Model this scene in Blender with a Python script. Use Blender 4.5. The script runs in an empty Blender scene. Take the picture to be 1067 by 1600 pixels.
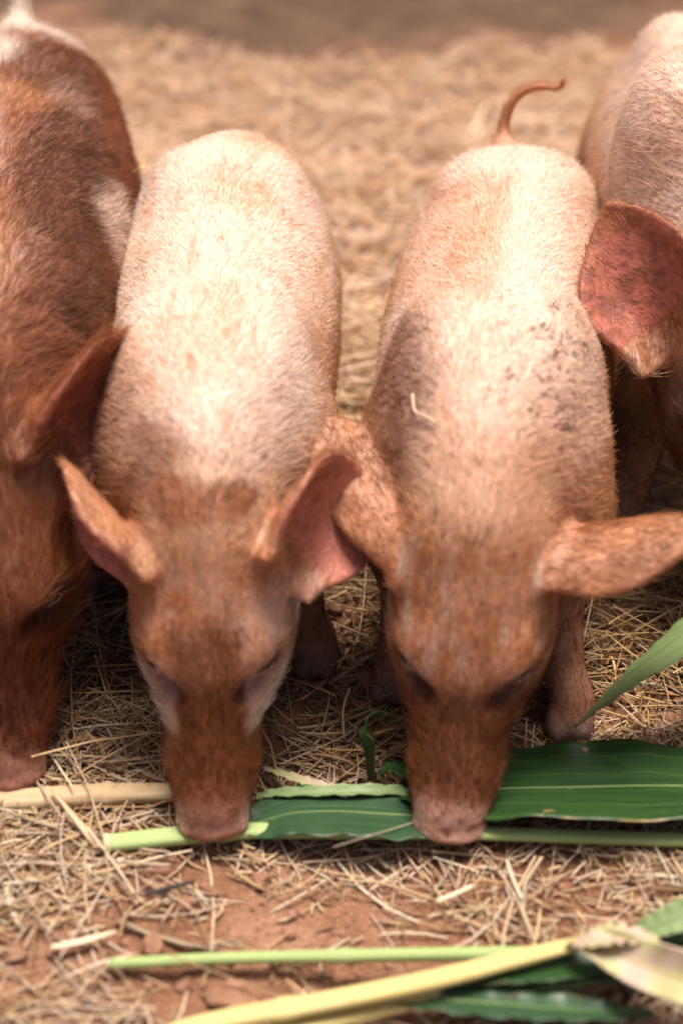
import bpy, math, random
import numpy as np
from mathutils import Vector, Matrix

R = math.radians
random.seed(7)
rng = np.random.default_rng(7)
sc = bpy.context.scene
COL = sc.collection

# ------------------------------------------------------------------ camera, sky, sun, exposure
CAM_H, PITCH, LENS = 0.98, 36.0, 50.0
cam_d = bpy.data.cameras.new("camera")
cam = bpy.data.objects.new("camera", cam_d)
COL.objects.link(cam)
cam.location = (0, 0, CAM_H)
cam.rotation_euler = (R(90 - PITCH), 0, 0)
cam_d.sensor_fit = 'VERTICAL'
cam_d.sensor_height = 36
cam_d.sensor_width = 24
cam_d.lens = LENS
cam_d.clip_start = 0.02
cam_d.clip_end = 500
cam_d.dof.use_dof = True
cam_d.dof.focus_distance = 1.40
cam_d.dof.aperture_fstop = 1.8
sc.camera = cam

SUN_EL, SUN_AZ = 81.0, 20.0      # azimuth from +Y (behind the pigs) towards +X
world = bpy.data.worlds.new("World")
sc.world = world
world.use_nodes = True
wn = world.node_tree
sky = wn.nodes.new('ShaderNodeTexSky')
sky.sky_type = 'NISHITA'
sky.sun_disc = False
sky.sun_elevation = R(SUN_EL)
sky.sun_rotation = R(SUN_AZ)
sky.dust_density = 5.0
sky.air_density = 0.25
wn.links.new(sky.outputs[0], wn.nodes['Background'].inputs[0])
wn.nodes['Background'].inputs[1].default_value = 0.13

sun_d = bpy.data.lights.new("sun", 'SUN')
sun_d.energy = 4.2
sun_d.angle = R(20.0)
sun_d.color = (1.0, 0.925, 0.83)
sun = bpy.data.objects.new("sun", sun_d)
COL.objects.link(sun)
sdir = Vector((math.sin(R(SUN_AZ)) * math.cos(R(SUN_EL)), math.cos(R(SUN_AZ)) * math.cos(R(SUN_EL)), math.sin(R(SUN_EL))))
sun.rotation_euler = sdir.to_track_quat('Z', 'Y').to_euler()
sun.location = sdir * 10

sc.view_settings.view_transform = 'Standard'
sc.view_settings.look = 'None'
sc.view_settings.exposure = 0.45
sc.view_settings.gamma = 1
sc.view_settings.use_curve_mapping = False
sc.cycles.use_denoising = True
sc.cycles.max_bounces = 6
sc.cycles.diffuse_bounces = 3
sc.cycles.glossy_bounces = 2
sc.cycles.transmission_bounces = 3
sc.cycles.transparent_max_bounces = 6
sc.cycles.sample_clamp_indirect = 6

# ------------------------------------------------------------------ helpers
F_PX = 1600 * LENS / 36.0
CU = np.array([0, math.sin(R(PITCH)), math.cos(R(PITCH))])      # image up
CT = np.array([0, -math.cos(R(PITCH)), math.sin(R(PITCH))])     # towards the camera
CX = np.array([1.0, 0, 0])


def at_z(px, py, z=0.0):
    """point at height z seen at photograph pixel (px, py)"""
    d = -CT + CX * ((px - 533.5) / F_PX) - CU * ((py - 800) / F_PX)
    t = (z - CAM_H) / d[2]
    return np.array([0, 0, CAM_H]) + d * t


def hash3(ix, iy, iz, seed):
    n = (ix.astype(np.int64) * 374761393 + iy.astype(np.int64) * 668265263 + iz.astype(np.int64) * 2147483647 + seed * 144665) & 0xFFFFFFFF
    n = ((n ^ (n >> 13)) * 1274126177) & 0xFFFFFFFF
    n = (n ^ (n >> 16)) & 0xFFFFFF
    return n.astype(np.float64) / 0xFFFFFF


def vnoise(P, scale=1.0, seed=0):
    """value noise in 0..1 on an (N,3) array"""
    Q = np.asarray(P, float) * scale
    I = np.floor(Q)
    f = Q - I
    f = f * f * (3 - 2 * f)
    ix, iy, iz = I[:, 0], I[:, 1], I[:, 2]
    out = 0
    for a in (0, 1):
        for b in (0, 1):
            for c in (0, 1):
                w = (f[:, 0] if a else 1 - f[:, 0]) * (f[:, 1] if b else 1 - f[:, 1]) * (f[:, 2] if c else 1 - f[:, 2])
                out = out + w * hash3(ix + a, iy + b, iz + c, seed)
    return out


def fbm(P, scale, octaves=3, seed=0):
    s, a, t = 0, 1.0, 0
    for o in range(octaves):
        s = s + a * vnoise(P, scale * 2 ** o, seed + o * 17)
        t += a
        a *= 0.5
    return s / t


def sstep(a, b, x):
    t = np.clip((x - a) / (b - a), 0, 1)
    return t * t * (3 - 2 * t)


def unit(v):
    v = np.asarray(v, float)
    return v / (np.linalg.norm(v) + 1e-12)


def catmull(P, n):
    """resample rows of P (any width) to n rows along a Catmull-Rom spline"""
    P = np.asarray(P, float)
    Q = np.vstack([2 * P[0] - P[1], P, 2 * P[-1] - P[-2]])
    u = np.linspace(0, len(P) - 1, n)
    i = np.minimum(u.astype(int), len(P) - 2)
    t = (u - i)[:, None]
    p0, p1, p2, p3 = Q[i], Q[i + 1], Q[i + 2], Q[i + 3]
    return 0.5 * (2 * p1 + (p2 - p0) * t + (2 * p0 - 5 * p1 + 4 * p2 - p3) * t ** 2 + (3 * p1 - p0 - 3 * p2 + p3) * t ** 3)


def raw_mesh(name, V, F, smooth=True):
    V = np.ascontiguousarray(V, dtype=np.float32)
    F = np.ascontiguousarray(F, dtype=np.int32)
    me = bpy.data.meshes.new(name)
    n, k = F.shape
    me.vertices.add(len(V))
    me.vertices.foreach_set('co', V.ravel())
    me.loops.add(n * k)
    me.loops.foreach_set('vertex_index', F.ravel())
    me.polygons.add(n)
    me.polygons.foreach_set('loop_start', np.arange(0, n * k, k, dtype=np.int32))
    me.polygons.foreach_set('use_smooth', np.full(n, smooth))
    me.update(calc_edges=True)
    me.validate()
    return me


def color_attr(me, name, C):
    C = np.asarray(C, np.float32)
    if C.shape[1] == 3:
        C = np.hstack([C, np.ones((len(C), 1), np.float32)])
    a = me.attributes.new(name, 'FLOAT_COLOR', 'POINT')
    a.data.foreach_set('color', np.ascontiguousarray(C).ravel())


def float_attr(me, name, A):
    a = me.attributes.new(name, 'FLOAT', 'POINT')
    a.data.foreach_set('value', np.ascontiguousarray(A, dtype=np.float32))


def link(name, data, mat=None, parent=None, label=None, cat=None, group=None, kind=None, loc=None):
    o = bpy.data.objects.new(name, data)
    COL.objects.link(o)
    if mat is not None:
        data.materials.append(mat)
    if parent is not None:
        o.parent = parent
    if loc is not None:
        o.location = loc
    for k, v in (('label', label), ('category', cat), ('group', group), ('kind', kind)):
        if v:
            o[k] = v
    return o


class NT:
    """tiny node-tree builder"""
    def __init__(self, name):
        self.m = bpy.data.materials.new(name)
        self.m.use_nodes = True
        self.t = self.m.node_tree
        self.b = self.t.nodes['Principled BSDF']
        self.out = self.t.nodes['Material Output']

    def n(self, typ, **kw):
        x = self.t.nodes.new(typ)
        for k, v in kw.items():
            if k.startswith('i_'):
                key = k[2:]
                x.inputs[int(key) if key.isdigit() else key.replace('_', ' ')].default_value = v
            else:
                setattr(x, k, v)
        return x

    def l(self, a, b):
        self.t.links.new(a, b)

    def attr(self, name):
        return self.n('ShaderNodeAttribute', attribute_name=name)

    def ramp(self, fac, stops):
        r = self.n('ShaderNodeValToRGB')
        e = r.color_ramp.elements
        while len(e) < len(stops):
            e.new(0.5)
        for x, (p, c) in zip(e, stops):
            x.position = p
            x.color = (*c, 1) if len(c) == 3 else c
        self.l(fac, r.inputs[0])
        return r.outputs[0]

    def mix(self, fac, a, b, mode='MIX'):
        m = self.n('ShaderNodeMix', data_type='RGBA', blend_type=mode)
        for sock, v in ((m.inputs[0], fac), (m.inputs[6], a), (m.inputs[7], b)):
            if isinstance(v, bpy.types.NodeSocket):
                self.l(v, sock)
            elif isinstance(v, (int, float)):
                sock.default_value = v
            else:
                sock.default_value = (*v, 1)
        return m.outputs[2]

    def bump(self, h, strength, dist):
        b = self.n('ShaderNodeBump', i_Strength=strength, i_Distance=dist)
        self.l(h, b.inputs['Height'])
        self.l(b.outputs[0], self.b.inputs['Normal'])


# ------------------------------------------------------------------ materials
def soil_material():
    k = NT("soil")
    co = k.n('ShaderNodeTexCoord').outputs['Object']
    n1 = k.n('ShaderNodeTexNoise', i_Scale=9.0, i_Detail=6.0, i_Roughness=0.65)
    n2 = k.n('ShaderNodeTexNoise', i_Scale=150.0, i_Detail=5.0, i_Roughness=0.7)
    n3 = k.n('ShaderNodeTexVoronoi', i_Scale=260.0)
    for x in (n1, n2, n3):
        k.l(co, x.inputs['Vector'])
    c1 = k.ramp(n1.outputs[0], [(0.3, (0.19, 0.088, 0.052)), (0.52, (0.32, 0.165, 0.100)), (0.72, (0.44, 0.26, 0.17))])
    c2 = k.ramp(n2.outputs[0], [(0.3, (0.5, 0.46, 0.42)), (0.7, (1.25, 1.2, 1.15))])
    # earth turning darker brown on the bank beyond the yard
    sep = k.n('ShaderNodeSeparateXYZ'); k.l(co, sep.inputs[0])
    n4 = k.n('ShaderNodeTexNoise', i_Scale=2.2, i_Detail=3.0); k.l(co, n4.inputs['Vector'])
    a4 = k.n('ShaderNodeMath', operation='MULTIPLY_ADD', i_1=1.5); k.l(n4.outputs[0], a4.inputs[0]); k.l(sep.outputs[1], a4.inputs[2])
    mr = k.n('ShaderNodeMapRange'); k.l(a4.outputs[0], mr.inputs[0])
    mr.inputs[1].default_value = 3.55; mr.inputs[2].default_value = 3.95
    c3 = k.ramp(n1.outputs[0], [(0.3, (0.075, 0.046, 0.032)), (0.7, (0.19, 0.115, 0.075))])
    c1 = k.mix(mr.outputs[0], c1, c3)
    k.l(k.mix(0.8, c1, c2, 'MULTIPLY'), k.b.inputs['Base Color'])
    k.b.inputs['Roughness'].default_value = 0.95
    k.b.inputs['Specular IOR Level'].default_value = 0.15
    ad = k.n('ShaderNodeMath', operation='ADD')
    k.l(n2.outputs[0], ad.inputs[0]); k.l(n3.outputs[0], ad.inputs[1])
    k.bump(ad.outputs[0], 0.9, 0.004)
    return k.m


def clod_material():
    k = NT("clod_soil")
    co = k.n('ShaderNodeTexCoord').outputs['Object']
    n1 = k.n('ShaderNodeTexNoise', i_Scale=70.0, i_Detail=6.0, i_Roughness=0.7)
    k.l(co, n1.inputs['Vector'])
    k.l(k.ramp(n1.outputs[0], [(0.3, (0.21, 0.10, 0.06)), (0.7, (0.38, 0.205, 0.13))]), k.b.inputs['Base Color'])
    k.b.inputs['Roughness'].default_value = 0.95
    k.b.inputs['Specular IOR Level'].default_value = 0.15
    k.bump(n1.outputs[0], 0.8, 0.003)
    return k.m


def straw_material():
    k = NT("straw")
    a = k.attr('tint')
    k.l(a.outputs['Color'], k.b.inputs['Base Color'])
    k.b.inputs['Roughness'].default_value = 0.5
    k.b.inputs['Specular IOR Level'].default_value = 0.45
    tr = k.n('ShaderNodeBsdfTranslucent')
    k.l(a.outputs['Color'], tr.inputs[0])
    mx = k.n('ShaderNodeMixShader', i_0=0.22)
    k.l(k.b.outputs[0], mx.inputs[1]); k.l(tr.outputs[0], mx.inputs[2])
    k.l(mx.outputs[0], k.out.inputs[0])
    return k.m


def skin_material():
    k = NT("pig_skin")
    a = k.attr('skin')
    co = k.n('ShaderNodeTexCoord').outputs['Object']
    n1 = k.n('ShaderNodeTexNoise', i_Scale=220.0, i_Detail=3.0)
    k.l(co, n1.inputs['Vector'])
    var = k.ramp(n1.outputs[0], [(0.3, (0.72, 0.68, 0.66)), (0.7, (1.15, 1.15, 1.15))])
    k.l(k.mix(0.8, a.outputs['Color'], var, 'MULTIPLY'), k.b.inputs['Base Color'])
    k.b.inputs['Roughness'].default_value = 0.5
    k.b.inputs['Specular IOR Level'].default_value = 0.35
    k.b.inputs['Subsurface Weight'].default_value = 0.35
    k.b.inputs['Subsurface Radius'].default_value = (1.0, 0.32, 0.2)
    k.b.inputs['Subsurface Scale'].default_value = 0.006
    n2 = k.n('ShaderNodeTexNoise', i_Scale=420.0, i_Detail=4.0)
    k.l(co, n2.inputs['Vector'])
    # wet snout and thin bare skin shine more
    w = k.attr('wet'); mr = k.n('ShaderNodeMapRange'); k.l(w.outputs['Fac'], mr.inputs[0])
    mr.inputs[3].default_value = 0.5; mr.inputs[4].default_value = 0.28
    k.l(mr.outputs[0], k.b.inputs['Roughness'])
    k.bump(n2.outputs[0], 0.35, 0.002)
    return k.m


def hair_material():
    k = NT("pig_hair")
    a = k.attr('tint')
    k.l(a.outputs['Color'], k.b.inputs['Base Color'])
    k.b.inputs['Roughness'].default_value = 0.5
    k.b.inputs['Specular IOR Level'].default_value = 0.22
    tr = k.n('ShaderNodeBsdfTranslucent')
    k.l(a.outputs['Color'], tr.inputs[0])
    mx = k.n('ShaderNodeMixShader', i_0=0.22)
    k.l(k.b.outputs[0], mx.inputs[1]); k.l(tr.outputs[0], mx.inputs[2])
    k.l(mx.outputs[0], k.out.inputs[0])
    return k.m


def eye_material():
    k = NT("pig_eye")
    k.b.inputs['Base Color'].default_value = (0.02, 0.012, 0.008, 1)
    k.b.inputs['Roughness'].default_value = 0.12
    return k.m


def leaf_material(name, base, dark, vein, dry, dry_amt, nveins=22, gloss=0.42):
    """corn blade: 'across' runs -1..1 from edge to edge, 'along' 0..1 from base to tip"""
    k = NT(name)
    ac, al = k.attr('across'), k.attr('along')
    co = k.n('ShaderNodeTexCoord').outputs['Object']
    wob = k.n('ShaderNodeTexNoise', i_Scale=14.0, i_Detail=2.0)
    k.l(co, wob.inputs['Vector'])
    # parallel veins
    mul = k.n('ShaderNodeMath', operation='MULTIPLY', i_1=nveins * math.pi)
    k.l(ac.outputs['Fac'], mul.inputs[0])
    sn = k.n('ShaderNodeMath', operation='SINE')
    k.l(mul.outputs[0], sn.inputs[0])
    mul2 = k.n('ShaderNodeMath', operation='MULTIPLY', i_1=nveins * 0.25 * math.pi)
    wa = k.n('ShaderNodeMath', operation='MULTIPLY_ADD', i_1=0.22); k.l(wob.outputs[0], wa.inputs[0]); k.l(ac.outputs['Fac'], wa.inputs[2])
    k.l(wa.outputs[0], mul2.inputs[0])
    sn2 = k.n('ShaderNodeMath', operation='COSINE')
    k.l(mul2.outputs[0], sn2.inputs[0])
    # streaky colour along the blade
    cmb = k.n('ShaderNodeCombineXYZ')
    m3 = k.n('ShaderNodeMath', operation='MULTIPLY', i_1=9.0)
    k.l(ac.outputs['Fac'], m3.inputs[0])
    m4 = k.n('ShaderNodeMath', operation='MULTIPLY', i_1=3.5)
    k.l(al.outputs['Fac'], m4.inputs[0])
    k.l(m3.outputs[0], cmb.inputs[0]); k.l(m4.outputs[0], cmb.inputs[1])
    st = k.n('ShaderNodeTexNoise', i_Scale=1.0, i_Detail=5.0, i_Roughness=0.6)
    k.l(cmb.outputs[0], st.inputs['Vector'])
    c = k.ramp(st.outputs[0], [(0.32, dark), (0.66, base)])
    f1 = k.ramp(sn.outputs[0], [(0.55, (0, 0, 0)), (1.0, (0.13, 0.13, 0.13))])
    c = k.mix(f1, c, vein)
    f2 = k.ramp(sn2.outputs[0], [(0.970, (0, 0, 0)), (1.0, (0.5, 0.5, 0.5))])
    c = k.mix(f2, c, vein)
    # dry spots and dry margin
    sp = k.n('ShaderNodeTexNoise', i_Scale=38.0, i_Detail=4.0)
    k.l(co, sp.inputs['Vector'])
    ab = k.n('ShaderNodeMath', operation='ABSOLUTE')
    k.l(ac.outputs['Fac'], ab.inputs[0])
    edge = k.ramp(ab.outputs[0], [(0.93, (0, 0, 0)), (1.0, (0.16, 0.16, 0.16))])
    sm = k.n('ShaderNodeMath', operation='ADD')
    k.l(sp.outputs[0], sm.inputs[0]); k.l(edge, sm.inputs[1])
    f3 = k.ramp(sm.outputs[0], [(0.72 - dry_amt, (0, 0, 0)), (0.77 - dry_amt, (1, 1, 1))])
    c = k.mix(f3, c, dry)
    k.l(c, k.b.inputs['Base Color'])
    k.b.inputs['Roughness'].default_value = gloss
    k.b.inputs['Specular IOR Level'].default_value = 0.5
    tr = k.n('ShaderNodeBsdfTranslucent')
    k.l(c, tr.inputs[0])
    mx = k.n('ShaderNodeMixShader', i_0=0.25)
    k.l(k.b.outputs[0], mx.inputs[1]); k.l(tr.outputs[0], mx.inputs[2])
    k.l(mx.outputs[0], k.out.inputs[0])
    k.bump(st.outputs[0], 0.25, 0.0015)
    return k.m


def stalk_material(name, c0, c1, spot, rough=0.5):
    k = NT(name)
    al, ac = k.attr('along'), k.attr('across')
    cmb = k.n('ShaderNodeCombineXYZ')
    m3 = k.n('ShaderNodeMath', operation='MULTIPLY', i_1=14.0)
    k.l(ac.outputs['Fac'], m3.inputs[0])
    m4 = k.n('ShaderNodeMath', operation='MULTIPLY', i_1=4.0)
    k.l(al.outputs['Fac'], m4.inputs[0])
    k.l(m3.outputs[0], cmb.inputs[0]); k.l(m4.outputs[0], cmb.inputs[1])
    st = k.n('ShaderNodeTexNoise', i_Scale=1.0, i_Detail=5.0, i_Roughness=0.6)
    k.l(cmb.outputs[0], st.inputs['Vector'])
    c = k.ramp(st.outputs[0], [(0.3, c0), (0.7, c1)])
    co = k.n('ShaderNodeTexCoord').outputs['Object']
    sp = k.n('ShaderNodeTexNoise', i_Scale=60.0, i_Detail=4.0)
    k.l(co, sp.inputs['Vector'])
    f = k.ramp(sp.outputs[0], [(0.62, (0, 0, 0)), (0.74, (0.8, 0.8, 0.8))])
    k.l(k.mix(f, c, spot), k.b.inputs['Base Color'])
    k.b.inputs['Roughness'].default_value = rough
    k.bump(st.outputs[0], 0.5, 0.002)
    return k.m


M_SOIL, M_CLOD, M_STRAW = soil_material(), clod_material(), straw_material()
M_SKIN, M_HAIR, M_EYE = skin_material(), hair_material(), eye_material()

# ------------------------------------------------------------------ ground
PITS = []


def ground_z(x, y):
    x = np.asarray(x, float); y = np.asarray(y, float)
    P = np.stack([x, y, np.zeros_like(x)], -1).reshape(-1, 3)
    z = 0.030 * (fbm(P, 3.2, 2, 3) - 0.5) + 0.016 * (fbm(P, 14, 3, 5) - 0.5) + 0.009 * (fbm(P, 60, 2, 9) - 0.5)
    r = np.hypot(P[:, 0], P[:, 1] - 1.2)
    z = z * (1 - sstep(5, 9, r) * 0.4)
    # earth bank rising behind the straw
    z = z + 0.10 * sstep(3.3, 6.0, P[:, 1] + 0.3 * (fbm(P, 1.3, 2, 31) - 0.5))
    return (z - 0.004).reshape(x.shape)


def make_ground():
    def axis(lo, hi, fine, far):
        mid = np.arange(lo, hi, fine)
        out, step, v = [], fine, hi
        while v < far:
            out.append(v); step *= 1.14; v += step
        out2, step, v = [], fine, lo - fine
        while v > -far:
            out2.append(v); step *= 1.14; v -= step
        return np.array(out2[::-1] + list(mid) + out)
    xs, ys = axis(-0.72, 0.72, 0.0048, 120), axis(0.5, 1.75, 0.0048, 160)
    X, Y = np.meshgrid(xs, ys)
    Z = ground_z(X, Y)
    V = np.stack([X, Y, Z], -1).reshape(-1, 3)
    nx, ny = len(xs), len(ys)
    i = np.arange(ny - 1)[:, None] * nx + np.arange(nx - 1)[None]
    F = np.stack([i, i + 1, i + nx + 1, i + nx], -1).reshape(-1, 4)
    return link("ground", raw_mesh("ground", V, F), M_SOIL, kind='structure', label='reddish brown bare earth under the straw', cat='ground')


make_ground()

# ------------------------------------------------------------------ implicit surface for the pigs
VOX = 0.0027


class Field:
    def __init__(self, lo, hi, h=VOX):
        self.lo = np.asarray(lo, float); self.h = h
        self.n = np.ceil((np.asarray(hi) - self.lo) / h).astype(int) + 1
        self.v = np.full(self.n, 0.2, np.float32)

    def box(self, lo, hi):
        a = np.clip(np.floor((lo - self.lo) / self.h).astype(int), 0, self.n - 1)
        b = np.clip(np.ceil((hi - self.lo) / self.h).astype(int) + 1, 1, self.n)
        sl = tuple(slice(a[i], b[i]) for i in range(3))
        ax = [(self.lo[i] + self.h * np.arange(a[i], b[i])).astype(np.float32) for i in range(3)]
        return sl, np.meshgrid(*ax, indexing='ij')

    def blend(self, sl, d, k):
        a = self.v[sl]
        h = np.maximum(k - np.abs(a - d), 0) / k
        self.v[sl] = np.minimum(a, d) - h * h * k * 0.25

    def carve(self, sl, d, k):
        a = self.v[sl]
        h = np.maximum(k - np.abs(a + d), 0) / k
        self.v[sl] = np.maximum(a, -d) + h * h * k * 0.25

    def tube(self, st, k, sub=4):
        """st rows: x y z half-width half-height"""
        S = catmull(st, (len(st) - 1) * sub + 1)
        pad = k + 0.012
        rm = S[:, 3:5].max()
        sl, (X, Y, Z) = self.box(S[:, :3].min(0) - rm - pad, S[:, :3].max(0) + rm + pad)
        acc = np.full(X.shape, 0.2, np.float32)
        lo0 = np.array([X[0, 0, 0], Y[0, 0, 0], Z[0, 0, 0]])
        for A, B in zip(S[:-1], S[1:]):
            r = max(A[3:5].max(), B[3:5].max()) + pad
            lo = np.minimum(A[:3], B[:3]) - r; hi = np.maximum(A[:3], B[:3]) + r
            a = np.clip(np.floor((lo - lo0) / self.h).astype(int), 0, None)
            b = np.minimum(np.ceil((hi - lo0) / self.h).astype(int) + 1, X.shape)
            s2 = tuple(slice(a[i], max(a[i], b[i])) for i in range(3))
            if any(b <= a):
                continue
            T = B[:3] - A[:3]; L = np.linalg.norm(T); T = T / L
            sx = unit(np.array([1.0, 0, 0]) - T[0] * T) if abs(T[0]) < 0.9 else unit(np.cross(T, [0, 0, 1]))
            su = np.cross(T, sx)
            px, py, pz = X[s2] - A[0], Y[s2] - A[1], Z[s2] - A[2]
            t = (px * T[0] + py * T[1] + pz * T[2]) / L
            tc = np.clip(t, 0, 1)
            rx = A[3] + (B[3] - A[3]) * tc; rz = A[4] + (B[4] - A[4]) * tc
            qs = px * sx[0] + py * sx[1] + pz * sx[2]
            qu = px * su[0] + py * su[1] + pz * su[2]
            qt = (t - tc) * L
            rt = np.minimum(rx, rz)
            k0 = np.sqrt((qs / rx) ** 2 + (qu / rz) ** 2 + (qt / rt) ** 2)
            k1 = np.sqrt((qs / rx ** 2) ** 2 + (qu / rz ** 2) ** 2 + (qt / rt ** 2) ** 2) + 1e-6
            acc[s2] = np.minimum(acc[s2], k0 * (k0 - 1) / k1)
        self.blend(sl, acc, k)
        return S

    def ellipsoid_d(self, c, r, frame=None, pad=0.03):
        c = np.asarray(c, float); r = np.asarray(r, float)
        m = r.max() + pad
        sl, (X, Y, Z) = self.box(c - m, c + m)
        p = np.stack([X - c[0], Y - c[1], Z - c[2]], -1)
        if frame is not None:
            p = p @ np.asarray(frame, np.float32).T
        k0 = np.sqrt(((p / r) ** 2).sum(-1)); k1 = np.sqrt(((p / r ** 2) ** 2).sum(-1)) + 1e-6
        return sl, (k0 * (k0 - 1) / k1).astype(np.float32)

    def ellipsoid(self, c, r, k, frame=None):
        self.blend(*self.ellipsoid_d(c, r, frame, k + 0.012), k)

    def dig(self, c, r, k, frame=None):
        self.carve(*self.ellipsoid_d(c, r, frame, k + 0.012), k)

    def cloud(self, P, rad, k):
        """sphere-swept sheet given by sample points P with radii rad; returns the nearest sample for each voxel"""
        pad = k + 0.010
        sl, (X, Y, Z) = self.box(P.min(0) - pad - .004, P.max(0) + pad + .004)
        lo = np.array([X[0, 0, 0], Y[0, 0, 0], Z[0, 0, 0]])
        D = np.full(X.shape, 0.2, np.float32); I = np.full(X.shape, -1, np.int32)
        m = int(pad / self.h) + 1
        A = np.clip(np.round((P - lo) / self.h).astype(int) - m, 0, None)
        Bx = np.minimum(A + 2 * m + 1, X.shape)
        for i in range(len(P)):
            a, b = A[i], Bx[i]
            x = lo[0] + self.h * np.arange(a[0], b[0]) - P[i, 0]; y = lo[1] + self.h * np.arange(a[1], b[1]) - P[i, 1]; z = lo[2] + self.h * np.arange(a[2], b[2]) - P[i, 2]
            d = np.sqrt((x * x)[:, None, None] + (y * y)[None, :, None] + (z * z)[None, None, :]) - rad[i]
            s2 = (slice(a[0], b[0]), slice(a[1], b[1]), slice(a[2], b[2]))
            c = D[s2]; w = d < c
            c[w] = d[w]; I[s2][w] = i
        self.blend(sl, D, k)
        return lo, D, I

    def mesh(self):
        v = self.v; n = np.array(v.shape)
        s = v < 0
        c = np.zeros(n - 1, np.int8)
        for a in (0, 1):
            for b in (0, 1):
                for d in (0, 1):
                    c += s[a:n[0] - 1 + a, b:n[1] - 1 + b, d:n[2] - 1 + d]
        cells = np.argwhere((c > 0) & (c < 8))
        idx = np.full(n - 1, -1, np.int32)
        idx[tuple(cells.T)] = np.arange(len(cells))
        acc = np.zeros((len(cells), 3)); cnt = np.zeros(len(cells))
        corners = [(a, b, d) for a in (0, 1) for b in (0, 1) for d in (0, 1)]
        for ca in corners:
            for ax in range(3):
                if ca[ax]:
                    continue
                cb = list(ca); cb[ax] = 1
                va = v[tuple((cells + ca).T)]; vb = v[tuple((cells + cb).T)]
                m = (va < 0) != (vb < 0)
                t = va[m] / (va[m] - vb[m])
                p = np.tile(np.array(ca, float), (m.sum(), 1)); p[:, ax] = t
                acc[m] += p; cnt[m] += 1
        V = (cells + acc / cnt[:, None]) * self.h + self.lo
        quads = []
        for ax in range(3):
            o1, o2 = (ax + 1) % 3, (ax + 2) % 3
            sh = [slice(None)] * 3; sh2 = [slice(None)] * 3
            sh[ax] = slice(0, -1); sh2[ax] = slice(1, None)
            diff = s[tuple(sh)] != s[tuple(sh2)]
            e = np.argwhere(diff)
            e = e[(e[:, o1] > 0) & (e[:, o2] > 0) & (e[:, o1] < n[o1] - 1) & (e[:, o2] < n[o2] - 1)]
            inside = s[tuple(e.T)]
            def cell(d1, d2):
                q = e.copy(); q[:, o1] -= d1; q[:, o2] -= d2
                return idx[tuple(q.T)]
            Q = np.stack([cell(1, 1), cell(0, 1), cell(0, 0), cell(1, 0)], 1)
            Q[~inside] = Q[~inside][:, ::-1]
            quads.append(Q)
        F = np.vstack(quads)
        # light relaxation
        for lam in (0.5, 0.5, -0.35, 0.5):
            A = np.zeros_like(V); N = np.zeros(len(V))
            for a, b in ((0, 1), (1, 2), (2, 3), (3, 0)):
                np.add.at(A, F[:, a], V[F[:, b]]); np.add.at(A, F[:, b], V[F[:, a]])
                np.add.at(N, F[:, a], 1); np.add.at(N, F[:, b], 1)
            V = V + lam * (A / np.maximum(N, 1)[:, None] - V)
        return V, F


def vert_normals(V, F):
    fn = np.cross(V[F[:, 2]] - V[F[:, 0]], V[F[:, 3]] - V[F[:, 1]])
    N = np.zeros_like(V)
    for i in range(4):
        np.add.at(N, F[:, i], fn)
    return N / (np.linalg.norm(N, axis=1)[:, None] + 1e-12)


def ear_cloud(base, axis, back, L, W, cup, bend, base_w=0.7, tip=(2.4, .65)):
    """base point, direction to the tip, direction of the outer (back) side"""
    a = unit(axis); n = unit(np.asarray(back, float) - np.dot(back, a) * a); b = np.cross(a, n)
    pts, rad, us = [], [], []
    for u in np.linspace(-0.10, 1, 60):
        uu = max(u, 0.0)
        w = W * (base_w + (1 - base_w) * math.sin(min(1, uu / 0.40) * math.pi / 2)) * max(0.0, 1 - max(0, (u - 0.40) / 0.60) ** tip[0]) ** tip[1]
        w = max(w, 0.0012)
        cp = cup * (1.35 - 0.85 * uu)
        c = np.asarray(base) + a * L * u - n * bend * L * u * abs(u)      # curves towards the inner side
        m = max(5, int(w / 0.0017))
        for v in np.linspace(-1, 1, m):
            th = v * cp
            wave = 0.0020 * math.sin(u * 9 + v * 3) * abs(v) + 0.0016 * math.cos(v * 7.5) * min(1, uu * 3) * (1 - uu)
            p = c + b * (w * math.sin(th) / cp) - n * (w * (1 - math.cos(th)) / cp + wave)
            pts.append(p); us.append(u)
            rad.append((0.0060 - 0.0027 * min(1, uu * 1.6)) * (1 - 0.14 * abs(v) ** 3))
    return np.array(pts), np.array(rad), np.array(us), n


GING = np.array([0.48, 0.195, 0.064]); RUST = np.array([0.215, 0.066, 0.021]); DARK = np.array([0.085, 0.032, 0.018])
PALE = np.array([0.80, 0.655, 0.54]); CREAM = np.array([0.66, 0.38, 0.19]); PINKH = np.array([0.62, 0.335, 0.20])
SKIN = np.array([0.64, 0.355, 0.25]); SKIND = np.array([0.40, 0.16, 0.115]); GREY = np.array([0.09, 0.07, 0.075])


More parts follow.
